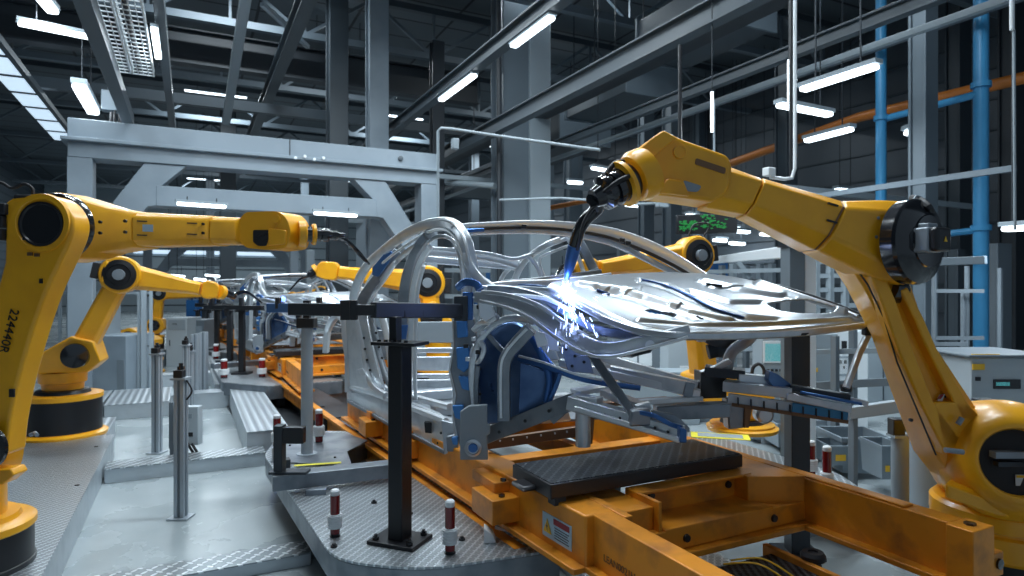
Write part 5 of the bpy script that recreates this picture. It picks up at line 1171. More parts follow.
# lower rails
lr = Bx('front_rail', (486, 436, 4.75), (574, 401, 4.40), 0.08, 0.115, SD)
holes(lr, [(499, 432, 4.68), (525, 421, 4.58), (549, 411, 4.47)], 4.6, 0.012, off=-0.045)
Bx('rail_end_box', (574, 400, 4.38), (600, 404, 4.25), 0.09, 0.085, SB)
Bx('brace_link', (552, 420, 4.5), (574, 402, 4.45), 0.08, 0.06, SD)
cr = Bx('rear_crossmember', (488, 444, 5.0), (592, 429, 4.9), 0.06, 0.075, 'copper_brown')  # brown reflection painted into the colour of the rail
holes(cr, [(500, 441), (513, 439.5), (527, 437.5), (541, 435.5), (555, 433.5), (567, 432)], 4.9, 0.007, SB, off=-0.03)
r2 = MB().beam(P(570, 402, 4.35), P(682, 434, 3.92), 0.10, 0.095).build('front_rail', ST, CAR, bevel=0.006)
MB().beam(P(575, 408, 4.25), P(680, 440, 3.86), 0.03, 0.03).build('rail_flange', SB, CAR, bevel=0.003)
holes(r2, [(605, 415, 4.2), (620, 418, 4.1), (655, 428, 4.0), (668, 432, 3.95)], 4.1, 0.008, off=-0.055)
S('rail_edge_blue', [(638, 412, 4.0), (655, 416, 3.95), (670, 424, 3.92), (682, 428, 3.88)], 0.03, 0.03, 'steel_blue', sm=4)
Sheet('rail_cap', [(680, 428), (687, 430), (687, 443), (680, 443)], 3.82, 0.10, 'steel_blue', 0.006)
Sheet('rail_cap_plate', [(652, 410), (676, 415), (690, 428), (690, 432), (680, 431), (652, 422)], 3.98, 0.03, SD, 0.004)
Sheet('mount_box', [(632, 411), (650, 409), (653, 426), (630, 427)], 3.98, 0.10, SD, 0.012)
Bx('mount_tab', (636, 409, 4.1), (650, 405, 4.1), 0.06, 0.05, SB)
MB().tube([P(583, 411, 4.35), P(583, 446, 4.35)], 0.052, 18).build('rail_stub', ST, CAR)
Bx('rail_stub_bracket', (592, 417, 4.4), (590, 443, 4.4), 0.04, 0.03, 'copper_brown')
# upper rails and far front structure
Bx('upper_rail', (560, 362, 5.1), (700, 394, 4.8), 0.10, 0.06, SB)
Bx('upper_rail', (600, 356, 5.4), (698, 386, 5.1), 0.06, 0.07, ST)
Bx('upper_rail', (610, 371, 5.0), (690, 388, 4.8), 0.08, 0.09, ST)
Bx('upper_rail_block', (683, 388, 4.8), (692, 390, 4.8), 0.1, 0.11, SD)
Bx('cross_link', (655, 412, 4.75), (728, 409, 4.75), 0.14, 0.10, SD)
Bx('cross_link', (640, 402, 4.6), (700, 398, 4.8), 0.08, 0.035, ST)
Bx('cross_link', (600, 404, 4.9), (668, 399, 4.9), 0.1, 0.03, 'copper_brown')
Sheet('inner_fender', [(592, 345), (610, 345), (622, 372), (618, 382), (598, 372)], 5.6, 0.04, SB, 0.012)
Sheet('inner_fender', [(532, 335), (552, 342), (560, 360), (545, 362), (535, 352)], 5.0, 0.04, SB, 0.012)
Sheet('inner_fender', [(553, 345), (575, 350), (586, 372), (560, 368)], 5.2, 0.04, 'light_grey', 0.012)
Sheet('inner_fender', [(538, 326), (556, 334), (560, 352), (546, 350)], 4.75, 0.03, SB, 0.006)
ifp = Sheet('inner_fender', [(560, 343), (588, 351), (594, 374), (568, 372)], 4.8, 0.03, 'light_grey', 0.006)
holes(ifp, [(566, 349), (575, 356), (584, 362), (572, 366)], 4.8, 0.012)
S('inner_fender_edge', [(611, 342, 5.4), (617, 358, 5.4), (628, 370, 5.4), (642, 376, 5.4)], 0.06, 0.06, SB, sm=5)
Bx('rail_top_plate', (575, 392, 4.5), (612, 386, 4.6), 0.16, 0.03, SB)
Bx('front_brace', (604, 392, 4.4), (640, 406, 4.2), 0.10, 0.05, SB)
MB().sweep([P(590, 352, 4.35), P(612, 384, 4.2), P(636, 418, 4.05)], 0.062, 0.062, n=10, sq=0.5).build('strut', SD, CAR)
# curved upper rail and bumper beam
S('fender_rail', [(476, 297, 4.7), (505, 301, 4.6), (533, 312, 4.5), (560, 330, 4.4), (584, 345, 4.3), (608, 350, 4.2), (645, 342, 4.05), (690, 330, 3.95)], 0.115, 0.05, ST, sm=7, ws=[.7, .9, 1.15, 1.25, 1.15, .95, .75, .65], n=12, sq=0.25)
S('fender_rail_bead', [(480, 301, 4.62), (505, 307, 4.52), (530, 318, 4.42), (556, 337, 4.32), (580, 351, 4.22), (606, 357, 4.12), (645, 349, 3.98), (688, 337, 3.9)], 0.022, 0.025, SB, sm=7)
S('fender_rail_bead', [(482, 292, 4.65), (508, 295, 4.55), (538, 305, 4.45), (562, 321, 4.38), (588, 337, 4.3)], 0.03, 0.03, SB, sm=7)
S('fender_inner', [(488, 289, 4.75), (515, 291, 4.7), (545, 300, 4.6), (572, 316, 4.5), (598, 330, 4.4), (640, 336, 4.2)], 0.07, 0.05, SD, sm=7)
S('fender_inner', [(492, 294, 4.7), (518, 300, 4.6), (540, 314, 4.5)], 0.05, 0.03, 'steel_blue', sm=6)
Sheet('beam_bracket', [(588, 356, 4.2), (606, 357, 4.15), (655, 345, 4.05), (651, 353, 4.05), (640, 355, 4.05), (632, 358, 4.08), (620, 356, 4.1)], 4.1, 0.03, SD, 0.004)
disc(P(650, 345, 4.0), -FW, [(0.03, 0), (0.03, 0.01), (0.018, 0.012), (0, 0.012)], 16).build('towing_eye', SB, CAR)
# cowl strips under the windscreen
for (pts, w_, m) in (([(484, 287, 4.85), (515, 284, 5.0), (560, 282, 5.2), (610, 276, 5.5)], 0.06, SB), ([(490, 290, 4.8), (520, 289, 4.8), (552, 291, 4.7)], 0.05, ST), ([(500, 283, 5.2), (540, 280, 5.4), (600, 272, 5.7)], 0.05, SD), ([(495, 295, 4.7), (525, 296, 4.6), (550, 300, 4.5), (572, 312, 4.4)], 0.03, 'white_paint'), ([(497, 286, 5.0), (530, 286, 5.0), (556, 289, 4.9)], 0.03, 'steel_blue')):
    S('cowl', pts, w_, 0.05, m, sm=6)
S('wiper_bracket', [(486, 281, 4.9), (497, 289, 4.8), (510, 297, 4.7)], 0.04, 0.04, SB, sm=4)
# far front assembly
Sheet('dark_mount', [(701, 372), (727, 376), (727, 398), (701, 399)], 5.0, 0.2, 'black_paint', 0.01)
Bx('subframe_rail', (724, 385, 4.95), (792, 392, 4.75), 0.18, 0.075, ST)
Bx('subframe_rail', (786, 394, 4.77), (850, 407, 4.62), 0.2, 0.055, ST)
fr = MB(); fr.beam(P(728, 398, 4.9), P(849, 415, 4.6), 0.04, 0.075); fr.build('comb_rail', 'white_paint', CAR, bevel=0.003)
MB().beam(P(792, 407.5, 4.71), P(848, 415.5, 4.57), 0.02, 0.07).build('comb_rail_blue', 'pipe_blue', CAR, bevel=0.003)
MB().beam(P(732, 404, 4.88), P(848, 421.5, 4.58), 0.06, 0.025).build('rail_underside', 'copper_brown', CAR)
for q in range(9):
    u = 738+q*13; MB().beam(P(u, 396+(u-728)*0.14, 4.84-(u-738)*0.0026), P(u, 404+(u-728)*0.14, 4.84-(u-738)*0.0026), 0.006, 0.02, -FW).build('comb_tooth', 'black_paint', CAR)
Bx('subframe_cap', (705, 370, 5.1), (745, 374, 5.0), 0.22, 0.07, 'dark_steel'); Bx('subframe_cap', (738, 377, 4.95), (772, 380, 4.9), 0.1, 0.06, SB)
Sheet('subframe_bracket', [(770, 371), (778, 374), (796, 388), (790, 391), (776, 391), (768, 380)], 4.75, 0.08, 'blue_panel', 0.006)
Bx('guide_strip', (790, 387, 4.75), (850, 397, 4.6), 0.09, 0.04, 'dark_steel')
Bx('guide_strip', (800, 392, 4.66), (862, 404, 4.5), 0.03, 0.02, 'steel_blue')
Bx('guide_rail', (812, 390, 4.7), (868, 404, 4.55), 0.05, 0.035, ST)
Sheet('subframe_leg', [(727, 398), (747, 401), (745, 428), (729, 430)], 5.0, 0.14, SD, 0.012)
Sheet('leg_bracket', [(745, 403), (753, 404), (749, 428), (744, 428)], 4.98, 0.04, 'copper_brown', 0.004)
MB().lathe(P(765, 415, 5.0), -FW, [(0.07, -0.08), (0.07, 0.0), (0.05, 0.02), (0, 0.02)], n=20).build('round_mount', ST, CAR)
S('cross_brace', [(700, 374, 5.1), (716, 368, 5.0), (730, 360, 4.95)], 0.05, 0.05, SB, sm=3)
S('cross_brace', [(726, 372, 5.0), (732, 352, 4.95), (748, 340, 4.85), (757, 328, 4.8)], 0.09, 0.05, ST, sm=4)
S('cross_brace', [(708, 352, 5.2), (718, 350, 5.2), (730, 352, 5.1)], 0.12, 0.05, 'dark_steel', sm=4)
S('cross_brace', [(700, 332, 5.3), (712, 340, 5.2), (727, 342, 5.1), (738, 332, 5.0)], 0.09, 0.05, 'dark_steel', sm=4)
Sheet('clip_bracket', [(697, 333), (706, 333), (706, 342), (698, 342)], 5.1, 0.05, 'white_paint', 0.004)
MB().sweep([P(869, 332, 4.66), P(858, 356, 4.62), P(846, 388, 4.58)], 0.045, 0.045, n=10, sq=0.5).build('strut', ST, CAR)
for (u, v, s_) in ((868, 331, 0.07), (874, 329, 0.05), (846, 388, 0.06)): MB().cbox(P(u, v, 4.64), s_, 0.06, s_*0.9, (RT, FW, UP)).build('strut_clamp', 'dark_steel', CAR, bevel=0.008)

# ---------------- hood panel (inner skin with ribs and openings)
def curve(pts, n):
    q = catmull([V(p) for p in pts], 24); Ls = [0]
    for a, b_ in zip(q, q[1:]): Ls.append(Ls[-1]+(b_-a).length)
    out = []
    for i in range(n+1):
        t = Ls[-1]*i/n; k = 0
        while k < len(q)-2 and Ls[k+1] < t: k += 1
        f = (t-Ls[k])/max(Ls[k+1]-Ls[k], 1e-9); out.append(q[k].lerp(q[k+1], f))
    return out
NU, NV = 230, 110
eL = curve([P(546, 285, 4.5), P(575, 300, 4.38), P(606, 316, 4.22), P(640, 328, 4.06), P(690, 333, 3.92)], NU)   # s: rear -> front, left side
eR = curve([P(694, 273, 5.6), P(735, 277, 5.4), P(785, 288, 5.12), P(835, 305, 4.87), P(873, 321, 4.67)], NU)
eB = curve([P(546, 285, 4.5), P(575, 279, 4.7), P(625, 274.5, 5.1), P(660, 273, 5.35), P(694, 273, 5.6)], NV)   # rear edge, left -> right
eF = curve([P(690, 333, 3.92), P(735, 332.5, 4.06), P(780, 331, 4.22), P(830, 327, 4.46), P(873, 321, 4.67)], NV)
def pin(poly, x, y):
    c = False; n = len(poly)
    for i in range(n):
        x1, y1 = poly[i]; x2, y2 = poly[(i+1) % n]
        if (y1 > y) != (y2 > y) and x < (x2-x1)*(y-y1)/(y2-y1)+x1: c = not c
    return c
def r2d(poly, r_):
    return [(p.x, p.y) for p in rounded([V((a, b_, 0)) for a, b_ in poly], r_, 6)]
open_ = [r2d([(766, 304), (792, 300), (806, 302), (838, 311.5), (822, 314), (800, 314), (778, 311)], 5), r2d([(645, 311), (655, 308.5), (676, 313.5), (672, 315.5), (655, 314)], 3)]
ribs = [([(640, 281), (665, 287), (690, 298), (715, 309), (745, 318), (775, 321)], 5.0, -0.020), ([(580, 284), (620, 290), (655, 300), (690, 312), (730, 321)], 4, 0.018),
        ([(700, 281), (740, 290), (780, 296)], 4, 0.016), ([(760, 284), (800, 298), (845, 313)], 5, 0.02), ([(640, 321), (700, 326), (760, 325), (850, 320)], 3, 0.014),
        ([(690, 292), (730, 303), (760, 303)], 4, -0.014), ([(600, 290), (640, 300), (690, 322)], 6, -0.012)]
pads = [(r2d([(596, 291), (612, 289), (622, 294), (608, 297)], 3), -0.018), (r2d([(668, 306), (677, 304), (684, 308), (676, 311)], 4), 0.02), (r2d([(700, 282), (735, 284), (745, 290), (712, 289)], 3), 0.014), (r2d([(625, 286), (642, 287), (640, 293), (622, 294)], 3), 0.012)]
def dseg(px, py, a, b_):
    dx, dy = b_[0]-a[0], b_[1]-a[1]; t = max(0, min(1, ((px-a[0])*dx+(py-a[1])*dy)/(dx*dx+dy*dy)))
    return math.hypot(px-a[0]-t*dx, (py-a[1]-t*dy)*1.9)
hv = []; keep = {}
for i in range(NU+1):
    s = i/NU
    for j in range(NV+1):
        t = j/NV
        p = eL[i]*(1-t)+eR[i]*t+eB[j]*(1-s)+eF[j]*s-(eB[0]*(1-s)*(1-t)+eB[NV]*(1-s)*t+eF[0]*s*(1-t)+eF[NV]*s*t)
        p = p+UP*0.05*math.sin(math.pi*t)*math.sin(math.pi*min(1, s*1.05))*0.8
        x, y = PIX(p); h = 0.0
        for pl_, w_, a_ in ribs:
            d = min(dseg(x, y, pl_[k], pl_[k+1]) for k in range(len(pl_)-1))
            if d < w_*1.6: h += a_*0.72*(1+math.cos(math.pi*d/(w_*1.6)))
        for pl_, a_ in pads:
            if pin(pl_, x, y): h += a_*0.7
        e = min(t, 1-t, (1-s)*1.3)
        if e < 0.03: h -= 0.045*(1-e/0.03)**2
        hv.append(p+UP*h); keep[(i, j)] = not any(pin(o_, x, y) for o_ in open_)
hf = []
for i in range(NU):
    for j in range(NV):
        if keep[(i, j)] and keep[(i+1, j+1)]:
            a = i*(NV+1)+j; hf.append((a, a+1, a+NV+2, a+NV+1))
mbh = MB(); mbh.v = hv; mbh.f = hf
hood = mbh.build('hood', 'hood_steel', CAR, sharp=60, solid=0.012)
def onhood(pts, up=0.014, nm='hood_strip', m='steel_blue', w_=0.02):
    out = []
    for (x, y) in pts:
        best = min(range(0, len(hv), 1), key=lambda k_: (pixc[k_][0]-x)**2+(pixc[k_][1]-y)**2); out.append(hv[best]+UP*up)
    return MB().sweep(out, w_, 0.008, ref=UP, n=8, smooth=5).build(nm, m, hood)
pixc = [PIX(p) for p in hv]
onhood([(642, 281), (665, 287), (690, 298), (715, 309), (745, 318)], 0.012, w_=0.035)
onhood([(597, 292), (610, 296)], 0.02, w_=0.03)
onhood([(697, 317), (703, 320)], 0.01, w_=0.02, m='dark_steel')
onhood([(706, 285), (722, 288)], 0.02, nm='hood_latch', m='black_paint', w_=0.05)
onhood([(640, 282), (690, 288)], 0.0, nm='hood_edge', m='steel_bright', w_=0.03)
# thick rolled front edge
S('hood_front_edge', [(600, 318, 4.25), (640, 331, 4.05), (690, 336, 3.92), (740, 335.5, 4.08), (790, 333.5, 4.27), (835, 329, 4.49), (873, 324, 4.67)], 0.045, 0.03, ST, sm=7, parent=CAR)
S('hood_side_edge', [(556, 293, 4.47), (580, 306, 4.36), (606, 320, 4.22)], 0.04, 0.03, 'steel_bright', sm=6)
S('hood_side_channel', [(790, 292, 5.02), (825, 303, 4.87), (858, 316, 4.68)], 0.04, 0.02, ST, sm=5, ref=UP)
S('hood_side_channel', [(752, 280, 5.3), (795, 291, 5.05), (835, 304.5, 4.84), (868, 318, 4.64)], 0.02, 0.03, 'dark_steel', sm=5, ref=UP)
S('hood_underbeam', [(575, 300, 4.6), (610, 318, 4.5), (650, 333, 4.4)], 0.05, 0.05, SD, sm=5)
Sheet('latch_plate', [(776, 334), (810, 333), (806, 335.5), (780, 336)], 4.3, 0.12, 'black_paint', 0.003)

CAR.location = CAR.location
for k, lab in ((1, 'second silver car body down the line, behind the first'), (2, 'third silver car body down the line'), (3, 'furthest silver car body down the line')):
    c = dup(CAR, CAR.location+L*9.1*k+V((-0.15, 0, 0.0)), lab); c.scale = (1, 1, 0.86)
tag(CAR, CAR['label'], 'car')

# ------------------------------------------------------------ welding arc, sparks
wp_ = P(565, 290, 4.38)
r = thing('welding_arc', wp_, 'blinding blue white welding arc at the torch tip on the hood', 'arc')
MB().sph(wp_, 0.034, 10).build('arc_core', 'weld_core', r)
rr = random.Random(5); b = MB()
for q in range(14):
    a = rr.uniform(0, 2*math.pi); l = rr.uniform(0.03, 0.085); d = RT*math.cos(a)+UP*math.sin(a)*0.8+FW*rr.uniform(-.5, .3)
    b.tube([wp_, wp_+d*l*0.5, wp_+d*l], [0.005, 0.003, 0.0008], 5)
b.build('arc_rays', 'spark', r)['kind'] = 'stuff'
b = MB()
for q in range(120):
    a = rr.gauss(-1.15, 0.42); l = abs(rr.gauss(0.17, 0.13))+0.02
    d = RT*math.cos(a)*0.75+UP*math.sin(a)+FW*rr.uniform(-.5, .1)
    p = wp_+d*l; e = p+(d-UP*0.3)*rr.uniform(0.008, 0.045)
    k = rr.uniform(0.0008, 0.0022); b.tube([p, (p+e)/2, e], [k*0.4, k, k*0.5], 5)
tag(b.build('weld_sparks', 'spark'), 'spray of blue white sparks falling from the welding arc', 'sparks', kind='stuff')
fm = bpy.data.materials.new('halo_fume'); fm.use_nodes = True; nt = fm.node_tree; nt.nodes.clear()
fo = nt.nodes.new('ShaderNodeOutputMaterial'); fs = nt.nodes.new('ShaderNodeVolumeScatter'); fs.inputs['Color'].default_value = (0.55, 0.68, 1.0, 1); fs.inputs['Density'].default_value = 1.6
fn = nt.nodes.new('ShaderNodeTexNoise'); fn.inputs['Scale'].default_value = 14; ftc = nt.nodes.new('ShaderNodeTexCoord'); fmr = nt.nodes.new('ShaderNodeMapRange')
fl_ = nt.nodes.new('ShaderNodeVectorMath'); fl_.operation = 'LENGTH'; fm1 = nt.nodes.new('ShaderNodeMapRange'); fm1.inputs[1].default_value = 0.0; fm1.inputs[2].default_value = 0.15; fm1.inputs[3].default_value = 5.0; fm1.inputs[4].default_value = 0.0
nt.links.new(ftc.outputs['Object'], fl_.inputs[0]); nt.links.new(fl_.outputs['Value'], fm1.inputs[0])
nt.links.new(ftc.outputs['Object'], fn.inputs['Vector']); mm_ = nt.nodes.new('ShaderNodeMath'); mm_.operation = 'MULTIPLY'
nt.links.new(fn.outputs['Fac'], mm_.inputs[0]); nt.links.new(fm1.outputs[0], mm_.inputs[1]); nt.links.new(mm_.outputs[0], fs.inputs['Density']); nt.links.new(fs.outputs[0], fo.inputs['Volume'])
MT['halo_fume'] = fm
fu = MB().sph(wp_, 0.15, 12).build('halo_fume', 'halo_fume', loc=wp_); tag(fu, 'faint puff of fume added for the blue glow around the welding arc', 'fume', kind='stuff')  # volume added to give the arc its soft halo
def plight(p, e, c, r_=0.05, nm='arc_light', parent=None):
    ld = bpy.data.lights.new(nm, 'POINT'); ld.energy = e; ld.color = c; ld.shadow_soft_size = r_
    o = bpy.data.objects.new(nm, ld); COL.objects.link(o); o.location = p
    if parent: o.parent = parent; o.location = p-parent.location
    return o
plight(wp_+UP*0.06-FW*0.05, 2.5, (0.22, 0.36, 1.0), 0.04, parent=r)
plight(wp_-UP*0.14+FW*0.02, 5, (0.12, 0.25, 1.0), 0.04, parent=r)
# second arc far down the line
w2 = P(283, 299, 11.5); r = thing('welding_arc', w2, 'small blue welding glow on the second car body', 'arc')
MB().sph(w2, 0.05, 8).build('arc_core', 'arc_blue', r); plight(w2, 40, (0.1, 0.25, 1.0), 0.05, parent=r)
# ------------------------------------------------------------ background right: cabinets, crates, fences
def pbox(root, nm, u0, u1, v0, v1, D, dep, m, bev=0.01):
    a = P(u0, v0, D); b = P(u1, v1, D); w_ = (u1-u0)/FPX*D; h_ = (v1-v0)/FPX*D
    c = (a+b)/2+FW*dep/2
    return MB().cbox(c, w_, dep, h_, (RT, FW, UP)).build(nm, m, root, bevel=bev)
def gbox(nm, u0, u1, v0, D, dep, m, label, cat, parts=None, bev=0.01, z0=0.0):
    """box standing on the floor, top at pixel v0"""
    w_ = (u1-u0)/FPX*D; zt = H+(288-v0)/FPX*D; c = P((u0+u1)/2, 288, D)+FW*dep/2
    r = thing(nm, V((c.x, c.y, z0)), label, cat)
    MB().cbox(V((c.x, c.y, (z0+zt)/2)), w_, dep, zt-z0, (RT, FW, UP)).build('body', m, r, bevel=bev)
    for p in (parts or []):
        n, a, b_, c_, d, mm = p; pbox(r, n, a, b_, c_, d, D-0.012, 0.014, mm, 0.002)
    return r
# grey control cabinet on the right edge
D = 6.3
r = gbox('control_cabinet', 971, 1060, 358, D, 0.8, 'cabinet_grey', 'grey control cabinet with a small dark display, behind the big robot shoulder', 'cabinet',
     [('yellow_strip', 972, 1000, 354, 358, 'label_yellow'), ('warning_label', 973, 985, 364, 370, 'label_yellow'), ('button', 976, 981, 377, 381, 'black_paint'), ('display', 994, 1021, 379.5, 389, 'black_gloss'), ('readout', 996, 1010, 382, 386, 'screen_teal')])
pbox(r, 'lid', 969, 1060, 355, 358, D-0.03, 0.86, 'mid_grey')
t = thing('connector_tray', P(985, 405, 5.6), 'cluster of dark connectors behind the big robot shoulder', 'connector')
for (u, v, w_) in ((984, 404, 0.3), (996, 409, 0.34), (990, 402, 0.16)): MB().cbox(P(u, v, 5.6), w_, 0.25, 0.035, (RT, FW, UP)).build('connector', 'dark_steel', t, bevel=0.01)
MB().cbox(V((P(990, 402, 5.6).x, P(990, 402, 5.6).y, 0.5)), 0.25, 0.2, 1.0, (RT, FW, UP)).build('stand', 'mid_grey', t)
# control panels in the middle right
r = gbox('operator_panel', 762, 788, 334, 8.6, 0.35, 'light_grey', 'pale operator panel with a teal screen, left of the dark square post', 'cabinet',
     [('bezel', 763.5, 786, 341, 363, 'white_paint'), ('screen', 765, 785, 343.5, 361.5, 'screen_teal')]+[('button', 767+q*4.2, 769.6+q*4.2, 369, 371.5, 'dark_steel') for q in range(4)])
gbox('electrical_cabinet', 808, 838, 334, 8.8, 0.5, 'light_grey', 'pale cabinet right of the dark square post, with a small yellow label', 'cabinet', [('label', 814, 818, 368, 372, 'label_yellow')])
gbox('electrical_cabinet', 819, 868, 331, 9.6, 0.5, 'white_paint', 'white cabinet with a row of black switches under a framed panel', 'cabinet',
     [('frame', 826, 850, 356, 376, 'light_grey'), ('face', 828, 848, 358, 374, 'white_paint'), ('vent', 842, 847, 341, 353, 'black_paint'), ('plug', 827, 832, 334, 338, 'black_paint')]+[('switch', 829+q*5, 832+q*5, 360, 364, 'black_paint') for q in range(4)]+[('lower_switch', 833+q*5, 835+q*5, 366, 369, 'black_paint') for q in range(3)])
gbox('electrical_cabinet', 868, 900, 335, 11, 0.6, 'light_grey', 'pale cabinet between the white cabinet and the big robot lower arm', 'cabinet', [('door_gap', 883, 884, 340, 400, 'beam_mid')])
gbox('electrical_cabinet', 612, 660, 330, 12, 0.6, 'mid_grey', 'grey cabinet seen under the hood, behind the engine bay', 'cabinet', [('panel', 622, 637, 349, 366, 'white_paint'), ('panel', 639, 652, 349, 366, 'white_paint'), ('handle', 648, 652, 338, 342, 'black_paint')])
gbox('electrical_cabinet', 668, 692, 338, 11, 0.6, 'cabinet_grey', 'grey cabinet seen under the hood, left of the yellow robot link', 'cabinet', [('panel', 680, 690, 366, 384, 'white_paint'), ('lamp', 668, 673, 339, 342, 'black_paint')])
gbox('workbench', 600, 700, 372, 9.8, 0.5, 'light_grey', 'long pale low bench far behind the engine bay', 'bench', [('gap', 620, 640, 376, 386, 'beam_mid')])
gbox('workbench', 700, 765, 372, 10, 0.5, 'mid_grey', 'low grey bench behind the far front rail', 'bench', [('gap', 710, 730, 376, 390, 'beam_dark')])
# grey pillar with a white edge, holding a long white header beam
r = thing('fence_pillar', V((P(798, 288, 7.2).x, P(798, 288, 7.2).y, 0)), 'grey and white square pillar standing behind the hood', 'pillar')
zt = H+(288-247)/FPX*7.2
for (u0, u1, m, dd) in ((785, 800, 'column_grey', 0.0), (800, 811, 'white_paint', 0.02)):
    c = P((u0+u1)/2, 288, 7.2+dd); MB().cbox(V((c.x, c.y, zt/2)), (u1-u0)/FPX*7.2, 0.25, zt, (RT, FW, UP)).build('pillar_face', m, r, bevel=0.004)
c = P(798, 246, 7.2); MB().cbox(c, 0.34, 0.3, 0.02, (RT, FW, UP)).build('cap', 'black_paint', r)
tag(MB().beam(P(788, 252, 7.4), P(700, 262, 17), 0.12, 0.14).build('header_beam', 'white_paint', bevel=0.01), 'long white header beam running back from the grey and white pillar', 'beam')
tag(MB().beam(P(812, 254, 7.3), P(850, 252, 9), 0.12, 0.14).build('header_beam', 'white_paint', bevel=0.01), 'short white header beam right of the grey and white pillar', 'beam')
# structure behind: frames between 700 and 785
r = thing('guard_fence', P(740, 300, 14), 'pale guard frame with uprights and rails behind the hood', 'fence')
for u in (706, 722, 733, 746, 760, 772): 
    a = P(u, 288, 14+(u % 3)); MB().box(a.x-0.06, a.x+0.06, a.y-0.06, a.y+0.06, 0, H+(288-262)/FPX*14).build('upright', 'light_grey' if u % 2 else 'mid_grey', r)
for v in (272, 288, 320, 350): MB().beam(P(700, v, 14.5), P(785, v-2, 13.5), 0.08, 0.09).build('rail', 'light_grey', r)
MB().beam(P(738, 262, 14), P(750, 278, 14), 0.06, 0.1).build('brace', 'light_grey', r)
r = thing('guard_fence', P(840, 320, 11.5), 'pale guard frame behind the big robot, right of the grey and white pillar', 'fence')
for u in (816, 830, 845, 862): 
    a = P(u, 288, 11.5); MB().box(a.x-0.05, a.x+0.05, a.y-0.05, a.y+0.05, 0, H+(288-258)/FPX*11.5).build('upright', 'light_grey', r)
for v in (262, 276, 290, 306): MB().beam(P(812, v, 11.5), P(880, v-1, 11.5), 0.06, 0.08).build('rail', 'light_grey', r)
# long guard rails at the right
r = thing('guard_rail', V((P(870, 350, 7.5).x, P(870, 350, 7.5).y, 0)), 'grey two rail guard fence crossing behind the big robot lower arm', 'fence')
for (v0, v1, w_, m) in ((386, 381, 0.09, 'mid_grey'), (352, 350, 0.06, 'light_grey')): MB().beam(P(812, v0, 7.9), P(905, v1, 7.4), 0.05, w_).build('rail', m, r)
for u in (835, 853): a = P(u, 288, 7.7); MB().box(a.x-0.035, a.x+0.035, a.y-0.035, a.y+0.035, 0, H+(288-336)/FPX*7.7 if u == 835 else 1.6).build('upright', 'mid_grey', r)
tag(MB().beam(P(848, 413, 6.0), P(905, 405, 5.8), 0.1, 0.11).build('guard_beam', 'grey_paint', bevel=0.008), 'pale horizontal beam between the comb rail and the big robot', 'beam')
a = P(853, 288, 6.0); tag(MB().box(a.x-0.03, a.x+0.03, a.y-0.03, a.y+0.03, 0, H+(288-412)/FPX*6.0).build('guard_post', 'mid_grey', bevel=0.004), 'thin grey post under the end of the comb rail', 'post')
r = thing('safety_fence', V((P(958, 300, 9).x, P(958, 300, 9).y, 0)), 'light grey safety fence behind the elbow of the big robot', 'fence')
for (u, vt, D_) in ((934, 268, 8.8), (967, 266, 8.8), (963, 290, 8.8), (1000, 268, 9)):
    a = P(u, 288, D_); MB().box(a.x-0.022, a.x+0.022, a.y-0.022, a.y+0.022, 0, H+(288-vt)/FPX*D_).build('upright', 'mid_grey', r)
for (v, u0, u1) in ((291, 934, 984), (344, 934, 968), (338, 934, 984), (366, 934, 984)): MB().beam(P(u0, v, 8.8), P(u1, v, 8.6), 0.03, 0.05).build('rail', 'mid_grey', r)
tag(MB().beam(P(934, 262, 8.4), P(986, 260, 7.9), 0.08, 0.10).build('guard_beam', 'column_grey', bevel=0.006), 'grey beam leading right from behind the elbow drum', 'beam')
tag(MB().beam(P(936, 350, 12), P(988, 350, 12), 0.1, 0.09).build('guard_beam', 'carrier_yellow', bevel=0.006), 'small yellow beam seen through the fence behind the big robot', 'beam')
# two tone cylinder casing behind the rail (right, below the arm)
r = thing('sensor_post', G(898, 540, 0) if False else V((P(900, 288, 5.0).x, P(900, 288, 5.0).y, 0)), 'pale round post with a black sensor block left of the big robot base', 'post')
a = P(900, 288, 5.0); zt = H+(288-437)/FPX*5.0
MB().lathe((a.x, a.y, 0), UP, [(0.062, 0), (0.062, zt)], n=24).build('shaft', 'light_grey', r)
MB().cbox(V((a.x, a.y, zt+0.01)), 0.15, 0.12, 0.02, (RT, FW, UP)).build('cap_plate', 'light_grey', r)
MB().cbox(V((a.x, a.y, zt+0.08))-RT*0.03, 0.09, 0.09, 0.13, (RT, FW, UP)).build('sensor', 'black_paint', r, bevel=0.006)
MB().cbox(V((a.x, a.y, zt+0.07))+RT*0.06, 0.09, 0.05, 0.05, (RT, FW, UP)).build('sensor_head', 'dark_steel', r, bevel=0.006)
for (u, R_, m, lab, vt) in ((924, 0.13, 'grey_paint', 'blue grey round bollard just left of the big robot base', 400), (945, 0.12, 'column_grey', 'darker round bollard behind the big robot base', 420)):
    a = P(u, 288, 5.6); t = thing('bollard', V((a.x, a.y, 0)), lab, 'bollard')
    zt = H+(288-vt)/FPX*5.6
    MB().lathe((a.x, a.y, 0), UP, [(R_, 0), (R_, zt-0.03), (R_-0.03, zt), (0, zt)], n=28).build('shaft', m, t)
    MB().lathe((a.x, a.y, 0), UP, [(R_+0.06, 0), (R_+0.06, 0.03), (R_, 0.035)], n=28).build('foot_ring', 'mid_grey', t)
